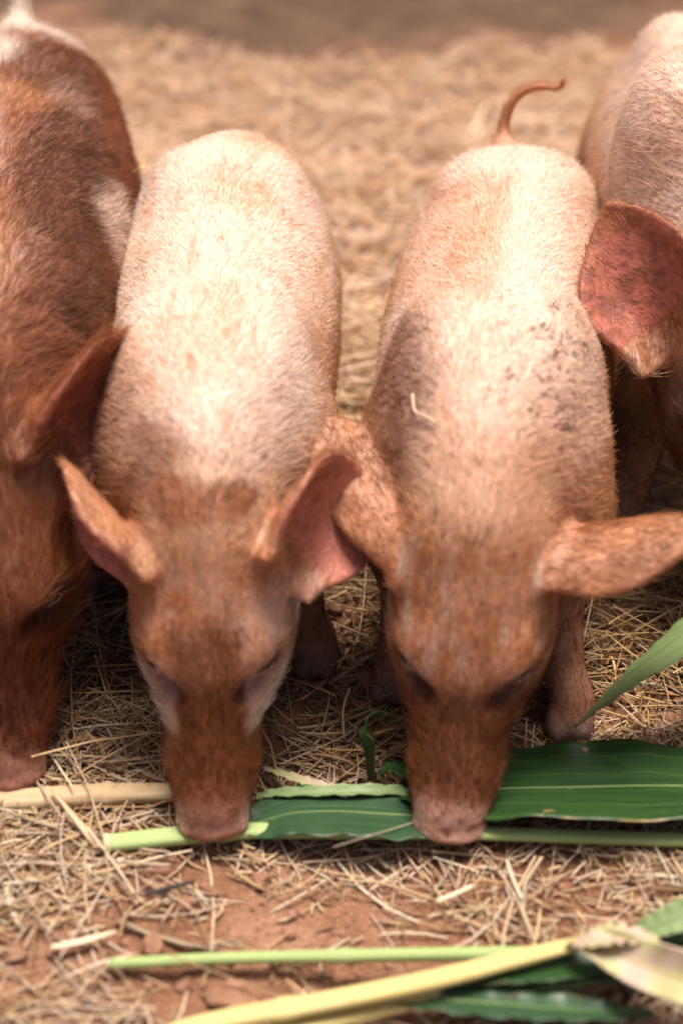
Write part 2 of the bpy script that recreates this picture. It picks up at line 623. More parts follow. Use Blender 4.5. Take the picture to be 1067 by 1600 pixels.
def build_pig(name, label, loc, yaw, S, trunk, feet, ears, tail, paint, seed, head=None, nhair=60000, hair_len=0.0118):
    h = dict(poll=(0, 0.115, 0.275), roll=0.0, wide=1.0, snout=(0, 0.002, 0.018))
    h.update(head or {})
    sn = np.array(h['snout'], float); poll = np.array(h['poll'], float)
    hd = unit(poll - sn); hx = unit(np.array([1, h['roll'], 0]) - np.dot([1, h['roll'], 0], hd) * hd)
    hb = np.cross(hd, hx)            # towards the jaw
    if hb[1] < 0:
        hb = -hb
    HL = np.linalg.norm(poll - sn); q = HL / 0.28
    prof = [(-0.016, .0335, .0250), (0.000, .0340, .0252), (0.010, .0335, .0262), (0.022, .0350, .029), (0.045, .0390, .034), (0.072, .0385, .039), (0.10, .0425, .044),
            (0.125, .0535, .052), (0.150, .0630, .060), (0.185, .0690, .067), (0.22, .0700, .070), (0.245, .0660, .068), (0.264, .052, .056)]
    W = h['wide']
    st = []
    for s, w, dp in prof:
        off = dp + 0.007 * math.exp(-((s - 0.10) / 0.045) ** 2)
        if s < 0.03:
            off = 0.027
        st.append([*(sn + hd * s * q + hb * (off - 0.027) * q), w * q * W, dp * q])
    st = np.array(st)
    trunk = np.array(trunk, float)
    tubes = []
    pts = [trunk[:, :3] - trunk[:, 3:5].max(1)[:, None], trunk[:, :3] + trunk[:, 3:5].max(1)[:, None], st[:, :3] - .09, st[:, :3] + .09]
    clouds = []
    for e in ears:
        base = sn + hd * e.get('s', 0.238) * q + hb * e.get('d', 0.022) * q + hx * e['side'] * e.get('x', 0.050) * q * W
        clouds.append(ear_cloud(base, e['axis'], e['back'], e['L'], e['W'], e['cup'], e['bend'], e.get('bw', 0.7), e.get('tip', (2.4, .65))))
        pts += [clouds[-1][0] - .02, clouds[-1][0] + .02]
    legs = []
    for (sx, sy, sz, kx, ky, kz, fx, fy, hind) in feet:
        if hind:
            L = [[sx, sy, sz, .055, .075], [(sx * .7 + kx * .3), (sy + ky) / 2, (sz + kz) / 2, .042, .052], [kx, ky, kz, .026, .030], [(kx + fx) / 2, (ky + fy) / 2, .06, .0195, .0205], [fx, fy, .030, .021, .021], [fx, fy - .012, .010, .0235, .0235]]
        else:
            L = [[sx, sy, sz, .052, .062], [(sx + kx) / 2, (sy + ky) / 2, (sz + kz) / 2, .036, .042], [kx, ky, kz, .0255, .027], [(kx + fx) / 2, (ky + fy) / 2, .058, .0205, .0205], [fx, fy, .030, .0215, .0215], [fx, fy - .012, .010, .0235, .0235]]
        legs.append(np.array(L))
        pts += [legs[-1][:, :3] - .06, legs[-1][:, :3] + .06]
    if tail is not None:
        tail = np.array(tail, float)
        pts += [tail[:, :3] - .02, tail[:, :3] + .02]
    pts = np.vstack(pts)
    f = Field(pts.min(0) - 0.03, pts.max(0) + 0.03)
    tubes.append((f.tube(trunk, 0.02), 1, 'body'))
    # shoulder blades and haunches
    for sg in (-1, 1):
        for (c, r) in h.get('bulge', []):
            f.ellipsoid((c[0] * sg, c[1], c[2]), r, 0.04)
    for L in legs:
        tubes.append((f.tube(L, 0.035), 1, 'leg'))
        e = L[-1]
        f.ellipsoid((e[0] - .012, e[1] - .008, .012), (.011, .022, .013), 0.006)
        f.ellipsoid((e[0] + .012, e[1] - .008, .012), (.011, .022, .013), 0.006)
    tubes.append((f.tube(st, 0.022), 1, 'head'))
    fr = np.stack([hx, hb, hd])
    # cheeks, brow ridges, snout rim
    for sg in (-1, 1):
        f.ellipsoid(sn + hd * .165 * q + hb * .070 * q + hx * sg * .040 * q * W, (.030 * q, .038 * q, .055 * q), 0.03, fr)
        f.ellipsoid(sn + hd * .163 * q - hb * .003 * q + hx * sg * .036 * q * W, (.013 * q, .011 * q, .022 * q), 0.018, fr)
    # flat end of the nose
    sl, (X, Y, Z) = f.box(sn - .055 * q, sn + .055 * q)
    f.carve(sl, ((X - sn[0]) * (hd[0] - .32 * hb[0]) + (Y - sn[1]) * (hd[1] - .32 * hb[1]) + (Z - sn[2]) * (hd[2] - .32 * hb[2]) + .004).astype(np.float32), 0.005)
    near_grid = [f.cloud(P, rad, 0.013) for P, rad, us, n in clouds]
    if tail is not None:
        tubes.append((f.tube(tail, 0.024, 6), 1, 'tail'))
    eyes, slits = [], []
    for sg in (-1, 1):
        c = sn + hd * .142 * q + hb * .012 * q + hx * sg * .0475 * q * W
        e1 = unit(hx * sg * .75 + hd * .50 + hb * .45); e3 = unit(hx * sg * .55 - hb * .8 - e1 * np.dot(hx * sg * .55 - hb * .8, e1)); e2 = np.cross(e3, e1)
        if np.dot(e2, hd) < 0:
            e2 = -e2
        ef = np.stack([e1, e2, e3])
        f.dig(c - e1 * .014 * q - e2 * .008 * q + e3 * .009 * q, (.027 * q, .012 * q, .016 * q), 0.012, ef)     # hollow in front of the eye
        f.ellipsoid(c + e2 * .0160 * q + e3 * .001 * q, (.026 * q, .0085 * q, .0130 * q), 0.008, ef)             # brow fold
        f.ellipsoid(c + e3 * .000 * q, (.0140 * q, .0085 * q, .0100 * q), 0.004, ef)                            # lids
        f.dig(c + e3 * .0105 * q - e2 * .0005, (.0115 * q, .0026 * q, .0060 * q), 0.002, ef)                      # slit
        f.dig(c + e3 * .008 * q + e2 * .0090 * q, (.020 * q, .0024 * q, .0075 * q), 0.003, ef)                    # crease over the lid
        f.dig(c + e3 * .008 * q - e2 * .0095 * q, (.018 * q, .0022 * q, .0065 * q), 0.003, ef)                    # crease under the lid
        eyes.append(c + e3 * .0020 * q); slits.append((c + e3 * .006 * q, e1, e2, e3))
        # nostril
        f.dig(sn - hd * .006 + hx * sg * .013 * q, (.0065, .009, .012), 0.004, fr)
    # mouth slit on the jaw side
    f.dig(sn + hd * .030 * q + hb * .058 * q, (.05, .010, .0035), 0.006, fr)
    V, F = f.mesh()
    N = vert_normals(V, F)
    # ---------------- flow of the coat and region weights
    flow = np.zeros_like(V); reg = {k: np.zeros(len(V)) for k in ('body', 'leg', 'head', 'tail', 'ear')}
    wsum = np.full(len(V), 1e-9)
    for T, sgn, rname in tubes:
        for A, B in zip(T[:-1], T[1:]):
            t3 = B[:3] - A[:3]; L2 = (t3 ** 2).sum()
            t = np.clip(((V - A[:3]) @ t3) / L2, 0, 1)
            d = np.linalg.norm(V - (A[:3] + t[:, None] * t3), axis=1) - (A[3:5].mean() + (B[3:5].mean() - A[3:5].mean()) * t)
            w = np.exp(-np.clip(d, -0.004, 1) / 0.011) * math.sqrt(L2)
            flow += w[:, None] * unit(t3) * sgn
            reg[rname] += w; wsum += w
    inner = np.zeros(len(V)); eartip = np.zeros(len(V))
    for (P, rad, us, n), (glo, gD, gI) in zip(clouds, near_grid):
        gi = np.round((V - glo) / f.h).astype(int)
        near = np.where(np.all((gi >= 0) & (gi < gD.shape), axis=1))[0]
        gi = gi[near]; j = gI[gi[:, 0], gi[:, 1], gi[:, 2]]
        near, j = near[j >= 0], j[j >= 0]
        d = np.linalg.norm(V[near] - P[j], axis=1) - rad[j]
        w = np.exp(-np.clip(d, 0, 1) / 0.004) * 3 * sstep(0.05, 0.25, us[j])
        ax = unit(P[-1] - P[0])
        flow[near] += w[:, None] * ax; reg['ear'][near] += w; wsum[near] += w
        inner[near] = np.maximum(inner[near], (w > .5) * sstep(0.0, 0.35, -(N[near] @ n)))
        eartip[near] = np.maximum(eartip[near], (w > .5) * us[j])
    for kx in reg:
        reg[kx] = reg[kx] / wsum
    flow /= wsum[:, None]
    # hair lies outwards and down from the back line
    side = np.clip(np.abs(N[:, 0]), 0, 1) * reg['body']
    flow[:, 2] -= 0.55 * side
    flow[:, 0] += 0.35 * np.sign(V[:, 0]) * reg['body'] * sstep(0.0, 0.05, np.abs(V[:, 0]))
    # ---------------- colours (local coordinates divided by nothing: metres)
    hs = ((V - sn) @ hd) / q                   # metres along a 0.28 m head
    hl = ((V - sn) @ hx) / q
    slit = np.zeros(len(V)); lash = np.zeros(len(V)); lid = np.zeros(len(V))
    for c, e1, e2, e3 in slits:
        d = V - c
        x1, x2, x3 = d @ e1 / q, d @ e2 / q, d @ e3 / q
        near = np.exp(-(x3 / .012) ** 2)
        nearl = near * np.exp(-(x1 / .0135) ** 4)
        slit = np.maximum(slit, nearl * np.exp(-(x2 / .0022) ** 2))
        lid = np.maximum(lid, nearl * np.exp(-((np.abs(x2) - .0045) / .0022) ** 2))
        lash = np.maximum(lash, near * np.exp(-((x1 + .004) / .025) ** 4) * np.exp(-((x2 + .001) / .015) ** 2))
    coat, skin, hlen, dens = paint(V, N, reg, hs, hl, inner, eartip, seed)
    skin = lerp(skin, np.array([.10, .035, .022]), lash * .85); coat = lerp(coat, RUST * .6, lash * .85)
    skin = lerp(skin, np.array([.50, .27, .23]), lid * .8)
    skin = lerp(skin, np.array([.03, .014, .011]), np.clip(slit * 1.2, 0, 1))
    dens = dens * (1 - .95 * np.clip((slit + lid) * 1.3, 0, 1)) * (1 - .75 * lash)
    hdw = np.clip(reg['head'] * 1.3, 0, 1)
    stand = .12 * hdw + .32 * hdw * sstep(.125, .085, hs)
    # ---------------- objects
    root = bpy.data.objects.new(name, None)
    COL.objects.link(root)
    root.location = loc; root.rotation_euler = (0, 0, R(yaw))
    root.scale = (S, S, S)
    root.empty_display_size = 0.1
    root['label'] = label; root['category'] = 'pig'; root['group'] = 'pigs feeding side by side'
    me = raw_mesh(name + "_body", V, F)
    color_attr(me, 'skin', skin)
    float_attr(me, 'wet', sstep(.040, .010, hs) * hdw)
    link("body", me, M_SKIN, root)
    for c in eyes:
        bm_v, bm_f = ico_ball(0.0062 * q)
        link("eye", raw_mesh("eye", bm_v + c, bm_f), M_EYE, root)
    # ---------------- coat
    T = np.vstack([F[:, [0, 1, 2]], F[:, [0, 2, 3]]])
    ar = 0.5 * np.linalg.norm(np.cross(V[T[:, 1]] - V[T[:, 0]], V[T[:, 2]] - V[T[:, 0]]), axis=1)
    dw = dens * (0.45 + 0.55 * sstep(-0.7, 0.1, N[:, 2] - 0.5 * N[:, 1]))
    p = ar * dw[T].mean(1); p /= p.sum()
    g = np.random.default_rng(seed)
    ti = g.choice(len(T), nhair, p=p)
    b = g.random((nhair, 2)); sw = b.sum(1) > 1; b[sw] = 1 - b[sw]
    bc = np.stack([1 - b.sum(1), b[:, 0], b[:, 1]], 1)
    def pick(A):
        A = A if A.ndim > 1 else A[:, None]
        return (A[T[ti]] * bc[:, :, None]).sum(1)
    P0, N0, Fl, C0, Ln, St = pick(V), pick(N), pick(flow), pick(coat), pick(hlen)[:, 0], pick(stand)[:, 0]
    N0 /= np.linalg.norm(N0, axis=1)[:, None]
    jit = np.stack([vnoise(P0, 38, seed + 50 + i) - .5 for i in range(3)], 1) * 0.55 + np.stack([vnoise(P0, 130, seed + 60 + i) - .5 for i in range(3)], 1) * 0.45 + g.normal(0, .13, (nhair, 3))
    Fl = Fl / (np.linalg.norm(Fl, axis=1)[:, None] + 1e-9) + jit
    Fl -= (Fl * N0).sum(1)[:, None] * N0
    Fl /= np.linalg.norm(Fl, axis=1)[:, None] + 1e-9
    ln = hair_len * Ln * g.uniform(0.6, 1.25, nhair) * np.where(g.random(nhair) < .13, 1.7, 1.0)
    lift = np.clip(g.normal(0.23, 0.13, nhair) + St, 0.05, 1.2)
    npt = 4
    pos = np.empty((nhair, npt, 3)); rad = np.empty((nhair, npt))
    for i in range(npt):
        s = i / (npt - 1)
        pos[:, i] = P0 - N0 * 0.0006 + Fl * (ln * s)[:, None] + N0 * (ln * (lift * s - 0.30 * lift * s * s))[:, None]
        rad[:, i] = 0.00021 * (1 - 0.75 * s)
    bright = np.clip(g.normal(1.0, 0.20, nhair), 0.4, 1.6)
    C0 = C0[:, :3]
    pk = g.random(nhair)[:, None]
    lum = np.clip(C0[:, :1] / .45, 0, 1)
    C0 = np.where(pk < .13, C0 * .45 + GING * .45 * lum, np.where(pk > .90, C0 * (1 - .25 * lum) + PALE * .25 * lum, C0))
    tint = np.clip(C0 * bright[:, None], 0, 0.95)
    hc = bpy.data.hair_curves.new(name + "_coat")
    hc.add_curves([npt] * nhair)
    hc.attributes['position'].data.foreach_set('vector', pos.astype(np.float32).ravel())
    (hc.attributes.get('radius') or hc.attributes.new('radius', 'FLOAT', 'POINT')).data.foreach_set('value', rad.astype(np.float32).ravel())
    ca = hc.attributes.new('tint', 'FLOAT_COLOR', 'CURVE')
    ca.data.foreach_set('color', np.hstack([tint, np.ones((nhair, 1))]).astype(np.float32).ravel())
    link("coat", hc, M_HAIR, root)
    return root


def ico_ball(r, seg=12, ring=8):
    V, F = [], []
    for i in range(ring + 1):
        th = math.pi * i / ring
        for j in range(seg):
            ph = 2 * math.pi * j / seg
            V.append((r * math.sin(th) * math.cos(ph), r * math.sin(th) * math.sin(ph), r * math.cos(th)))
    for i in range(ring):
        for j in range(seg):
            F.append((i * seg + j, (i + 1) * seg + j, (i + 1) * seg + (j + 1) % seg, i * seg + (j + 1) % seg))
    return np.array(V), np.array(F)


def blob(V, c, r, seed, warp=0.35, soft=0.35):
    """0..1 patch with a torn outline"""
    d = np.sqrt((((V - np.array(c)) / np.array(r)) ** 2).sum(1))
    d = d + warp * (fbm(V, 28, 3, seed) - 0.5) * 2
    return 1 - sstep(1 - soft, 1 + soft, d)


def lerp(A, B, w):
    return A + (np.asarray(B) - A) * w[:, None]


def base_paint(V, N, reg, hs, hl, inner, eartip, seed, back=PALE, flank=CREAM, head=GING, leg=RUST, muzzle=RUST, speck=0.5, h_top=.285):
    n = len(V)
    coat = np.tile(np.asarray(back), (n, 1))
    nz = fbm(V, 16, 3, seed)
    nf = fbm(V, 60, 3, seed + 5)
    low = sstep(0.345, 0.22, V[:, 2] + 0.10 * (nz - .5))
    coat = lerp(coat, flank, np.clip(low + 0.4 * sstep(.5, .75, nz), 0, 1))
    hw = np.clip(reg['head'] * 1.15, 0, 1)
    hn = np.clip(hw * 2.2, 0, 1) * sstep(h_top, h_top - .055, hs + .09 * (nz - .5) + .03 * (nf - .5))
    hc = lerp(np.tile(np.asarray(head) * 1.12, (n, 1)), PINKH * 1.08, 0.9 * sstep(.38, .62, nf))
    q2 = np.stack([hl * 95, hs * 22, np.full(n, seed * 1.7)], 1)
    sk1 = fbm(q2, 1.0, 3, seed + 71)
    hc = lerp(hc, PALE * .8, .65 * sstep(.56, .74, sk1)); hc = lerp(hc, RUST, .35 * sstep(.44, .28, sk1))
    coat = lerp(coat, hc, hn)
    sk2 = fbm(V * np.array([95, 24, 95.0]), 1.0, 3, seed + 73)
    coat = lerp(coat, GING, .45 * sstep(.58, .75, sk2) * (1 - hn)); 
    mz = sstep(0.150, 0.105, hs + 0.05 * (nz - .5)) * np.clip(hw * 1.4, 0, 1)
    coat = lerp(coat, np.asarray(muzzle) * 1.05, mz)
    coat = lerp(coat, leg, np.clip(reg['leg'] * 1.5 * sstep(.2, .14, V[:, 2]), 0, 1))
    ew = np.clip(reg['ear'] * 1.2, 0, 1)
    coat = lerp(coat, lerp(np.tile(GING * .75 + PINKH * .25, (n, 1)), GING * .45 + RUST * .45, sstep(.40, .6, fbm(V, 48, 3, seed + 61))), ew * .95)
    coat = lerp(coat, GING, np.clip(reg['tail'] * 1.3, 0, 1))
    skin = np.tile(SKIN, (n, 1))
    skin = lerp(skin, coat * 0.82 + np.array([.05, .02, .015]), np.full(n, 0.68))
    skin = lerp(skin, RUST * .9 + .02, 0.85 * mz)
    sm = fbm(V, 95, 3, seed + 44)
    skin = lerp(skin, lerp(np.tile(np.array([.74, .43, .34]), (n, 1)), np.array([.26, .10, .06]), .8 * sstep(.54, .68, sm)), sstep(0.036, 0.014, hs + .016 * (nz - .5)) * np.clip(hw * 1.5, 0, 1))       # bare mottled snout
    skin = lerp(skin, np.array([.30, .085, .05]), sstep(-.004, -.010, hs) * hw * .85)
    ic = lerp(np.tile(np.array([.44, .125, .09]), (n, 1)), np.array([.20, .05, .032]), sstep(.42, .62, fbm(V, 70, 3, seed + 33)) * .8)
    skin = lerp(skin, ic, inner * .9)
    skin = lerp(skin, RUST * 1.2, inner * sstep(.62, .95, eartip) * .8)
    # mud specks: small dark spots with their own shape
    sp = vnoise(V, 240, seed + 90) * 0.6 + vnoise(V, 60, seed + 91) * 0.4
    sk = np.clip(sstep(.74, .80, sp) * speck + ew * .55 * sstep(.66, .72, vnoise(V, 260, seed + 95) * .75 + vnoise(V, 90, seed + 96) * .25), 0, 1)
    skin = lerp(skin, np.array([.13, .055, .035]), sk)
    coat = lerp(coat, RUST * .8, sk * .7)
    hoof = sstep(.030, .022, V[:, 2]) * np.clip(reg['leg'] * 1.5, 0, 1)
    skin = lerp(skin, np.array([.20, .115, .08]), hoof)
    hlen = 1.0 - 0.22 * hw + 0.20 * hw * sstep(.13, .09, hs) - 0.3 * np.clip(reg['ear'], 0, 1) - 0.35 * np.clip(reg['leg'], 0, 1) * (V[:, 2] < .14)
    hlen = hlen * (1 - 0.6 * sstep(0.05, 0.02, hs) * hw)
    dens = np.ones(n) * (0.8 + .4 * nf)
    dens *= 1 + 0.9 * hw
    dens *= 1 - 0.93 * sstep(0.026, 0.006, hs + .016 * (nf - .5)) * (hw > .3)
    dens *= 1 + 1.6 * ew
    dens *= 1 - 0.75 * inner
    dens *= 1 - hoof
    return coat, skin, np.clip(hlen, .15, 1.2), np.clip(dens, 0, 3)


def trunk_std(dx=0.0, top=0.0, wide=1.0, length=1.0):
    T = [(0, .150, .228, .058, .074), (0, .195, .243, .080, .104), (0, .255, .250, .104, .121), (0, .33, .252, .113, .125), (0, .43, .250, .121, .125),
         (0, .53, .260, .118, .119), (0, .61, .270, .106, .110), (0, .665, .270, .088, .094), (0, .70, .262, .060, .070)]
    return [(x + dx * (y - .15) ** 2, .15 + (y - .15) * length, z + top * (y - .15), w * wide, hh) for x, y, z, w, hh in T]


def feet_std(lf=(-.085, .20), rf=(.085, .20), sp=0.085, lh=(-.09, .60), rh=(.09, .62)):
    out = []
    for sg, (fx, fy) in ((-1, lf), (1, rf)):
        out.append((sg * .068, .235, .19, sg * .072 + (fx - sg * .085) * .5, .5 * (.235 + fy) + .0, .105, fx, fy, False))
    for sg, (fx, fy) in ((-1, lh), (1, rh)):
        out.append((sg * .065, .60, .22, sg * .078, fy + .035, .125, fx, fy, True))
    return out


BULGE = [((.070, .250, .215), (.042, .058, .085)), ((.052, .285, .325), (.026, .060, .040)), ((.062, .62, .225), (.046, .075, .085)), ((.045, .62, .345), (.030, .05, .028))]

# ------------------------------------------------------------------ the four pigs
FUR = 1.0


def paint_white_backed(V, N, reg, hs, hl, inner, eartip, seed):
    coat, skin, ln, de = base_paint(V, N, reg, hs, hl, inner, eartip, seed, back=PALE, flank=CREAM * .45 + GING * .55, speck=0.6, h_top=.255)
    skin = lerp(skin, np.array([.60, .23, .17]), inner * .7)
    body = np.clip(1 - reg['head'] * 1.2 - reg['ear'], 0, 1)
    for c, r, col, s in [((.045, .66, .36), (.06, .05, .05), CREAM * .8 + GING * .2, .7), ((.03, .52, .385), (.045, .035, .03), CREAM * .7 + GING * .3, .6),
                         ((-.085, .22, .26), (.05, .07, .09), GING * .6 + PINKH * .4, .8), ((.09, .32, .28), (.035, .09, .07), PINKH * .8 + GING * .2, .7),
                         ((-.10, .34, .30), (.03, .05, .05), CREAM, .7), ((.105, .45, .22), (.035, .16, .07), GING, .7), ((-.115, .48, .2), (.035, .2, .06), GING, .6)]:
        w = blob(V, c, r, seed + int(abs(c[0]) * 999)) * s * body
        coat = lerp(coat, col, w); skin = lerp(skin, np.asarray(col) * .8 + .04, w * .6)
    # rusty patch on the poll
    w = np.maximum(blob(V, (-.004, .112, .287), (.038, .030, .022), seed + 3, .75, .28), .8 * blob(V, (-.040, .150, .285), (.032, .035, .045), seed + 4, .6, .4))
    coat = lerp(coat, RUST * 1.15, w * .9); skin = lerp(skin, RUST * 1.3, w * .8)
    # pale cheek bands from under the eyes down to the muzzle, pale side of the brow, dark V between the eyes
    hz = reg['head'] > .3
    nn = .010 * (fbm(V, 60, 3, seed + 15) - .5) * 2
    for sg, s in ((1, 1.0), (-1, .8)):
        w = sstep(.026, .036, sg * hl + nn) * sstep(.070, .085, hs + nn) * sstep(.150, .128, hs + nn) * s * hz
        coat = lerp(coat, PALE * .9, w); skin = lerp(skin, SKIN * 1.15, w)
    w = sstep(.030, .045, hl + nn) * sstep(.15, .17, hs) * sstep(.225, .2, hs) * .75 * hz
    coat = lerp(coat, PALE * .85, w); skin = lerp(skin, SKIN * 1.1, w * .8)
    w = np.exp(-((hl - .006) / .034) ** 2) * sstep(.175, .205, hs + nn) * sstep(.27, .25, hs) * .8 * hz * sstep(.40, .55, fbm(np.stack([hl * 110, hs * 18, 0 * hs], 1), 1.0, 3, 5))
    coat = lerp(coat, PALE * .75 + PINKH * .25, w)
    w = sstep(.034, .020, np.abs(hl) + nn - .10 * np.clip(hs - .13, 0, 1)) * sstep(.195, .165, hs + nn * 2) * .75 * hz
    coat = lerp(coat, RUST * .9, w); skin = lerp(skin, RUST, w * .8)
    return coat, skin, ln, de


def paint_pink_specked(V, N, reg, hs, hl, inner, eartip, seed):
    coat, skin, ln, de = base_paint(V, N, reg, hs, hl, inner, eartip, seed, back=PALE * .62 + PINKH * .38, flank=CREAM * .25 + GING * .75, speck=0.8)
    body = np.clip(1 - reg['head'] * 1.2 - reg['ear'], 0, 1)
    for c, r, col, s in [((.03, .44, .38), (.035, .16, .04), PALE, .9), ((.02, .27, .37), (.05, .05, .04), PALE, .6), ((-.02, .62, .38), (.07, .05, .03), PALE, .8),  # first pale streak paints the highlight right of the spine into the coat
                         ((-.085, .24, .29), (.046, .10, .11), RUST * .85, .95), ((-.115, .40, .24), (.04, .16, .08), CREAM * .5 + GING * .5, .8),
                         ((-.105, .34, .31), (.02, .07, .05), PALE, .6), ((.115, .42, .22), (.035, .22, .09), GING * .7 + RUST * .3, .9),
                         ((-.03, .40, .39), (.035, .10, .03), PINKH * .8 + GING * .2, .6), ((0, .70, .33), (.06, .04, .05), GING * .8, .6)]:
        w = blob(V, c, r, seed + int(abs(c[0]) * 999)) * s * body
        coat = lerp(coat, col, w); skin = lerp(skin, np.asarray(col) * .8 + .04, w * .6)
    # clustered mud flecks on the neck
    w = blob(V, (.055, .24, .34), (.06, .13, .07), seed + 8) * sstep(.645, .70, vnoise(V, 230, seed + 9) * .7 + vnoise(V, 60, seed + 10) * .3)
    coat = lerp(coat, DARK * 1.6, w * .8 * body); skin = lerp(skin, DARK * 1.3, w * .9 * body)
    return coat, skin, ln, de


def paint_rust(V, N, reg, hs, hl, inner, eartip, seed):
    coat, skin, ln, de = base_paint(V, N, reg, hs, hl, inner, eartip, seed, back=GING * .45 + RUST * .55, flank=RUST, head=GING * .4 + RUST * .6, muzzle=RUST * .85, speck=0.7)
    coat = coat * np.array([.82, .64, .52]); skin = lerp(skin, skin * np.array([.66, .55, .50]), 1 - inner)
    body = np.clip(1 - reg['head'] * 1.2 - reg['ear'], 0, 1)
    for c, r, col, s in [((.01, .745, .40), (.10, .060, .08), PALE, 1.0), ((.070, .40, .36), (.040, .19, .08), RUST * .62, .95), ((.05, .60, .40), (.06, .07, .04), RUST * .7, .8),
                         ((-.040, .41, .40), (.052, .18, .06), PALE * .6 + PINKH * .4, .95), ((.112, .40, .30), (.026, .055, .06), PALE * .8 + PINKH * .2, 1.0), ((.09, .26, .25), (.05, .08, .10), RUST * .6, .95),
                         ((-.01, .24, .35), (.040, .09, .05), GING * .5 + PINKH * .5, .8), ((-.03, .63, .42), (.05, .05, .04), PALE, .95), ((.02, .52, .40), (.05, .03, .03), GING, .6), ((.07, .55, .38), (.022, .03, .03), PINKH * .6 + GREY * .6, .8)]:
        w = blob(V, c, r, seed + int(abs(c[0]) * 999)) * s * body
        coat = lerp(coat, col, w); skin = lerp(skin, np.asarray(col) * .8 + .03, w * .8)
    st = sstep(.5, .72, fbm(V * np.array([1, 3.5, 1]), 26, 3, seed + 7)) * body * .55
    coat = lerp(coat, DARK, st)
    w = np.clip(reg['head'], 0, 1) * sstep(.55, .75, fbm(V, 45, 3, seed + 21)) * .5
    coat = lerp(coat, PINKH * .7, w)
    return coat, skin, ln * 1.15, de


def paint_large_pink(V, N, reg, hs, hl, inner, eartip, seed):
    coat, skin, ln, de = base_paint(V, N, reg, hs, hl, inner, eartip, seed, back=PALE * .82 + PINKH * .18, flank=CREAM * .8 + GING * .2, head=RUST * .5 + GING * .5, leg=DARK, muzzle=RUST, speck=0.6)  # legs painted near-black, the shade around them put into the coat
    body = np.clip(1 - reg['head'] * 1.2 - reg['ear'], 0, 1)
    for c, r, col, s in [((-.12, .50, .18), (.06, .12, .09), RUST, .95), ((-.03, .25, .38), (.06, .05, .05), GING * .3 + PINKH * .7, .6), ((-.05, .5, .36), (.04, .05, .04), GING * .3 + PINKH * .7, .35),
                         ((-.1, .25, .2), (.06, .08, .1), DARK * 1.5, .9)]:  # dark patch above the foreleg: shade painted into coat and skin
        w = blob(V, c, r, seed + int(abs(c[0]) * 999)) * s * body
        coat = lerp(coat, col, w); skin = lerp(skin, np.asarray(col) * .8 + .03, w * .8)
    # slate grey patch around the eye
    w = np.exp(-((hs - .165) / .030) ** 2) * np.exp(-((hl + .048) / .024) ** 2) * (reg['head'] > .3)
    coat = lerp(coat, GREY, w * .9); skin = lerp(skin, GREY * .8, w * .9)
    w = sstep(.15, .10, hs) * (reg['head'] > .3)
    coat = lerp(coat, RUST * .8, w * .7)
    return coat, skin, ln, de


def loc_at(px, py):
    p = at_z(px, py, 0.0)
    return (p[0], p[1], 0.0)


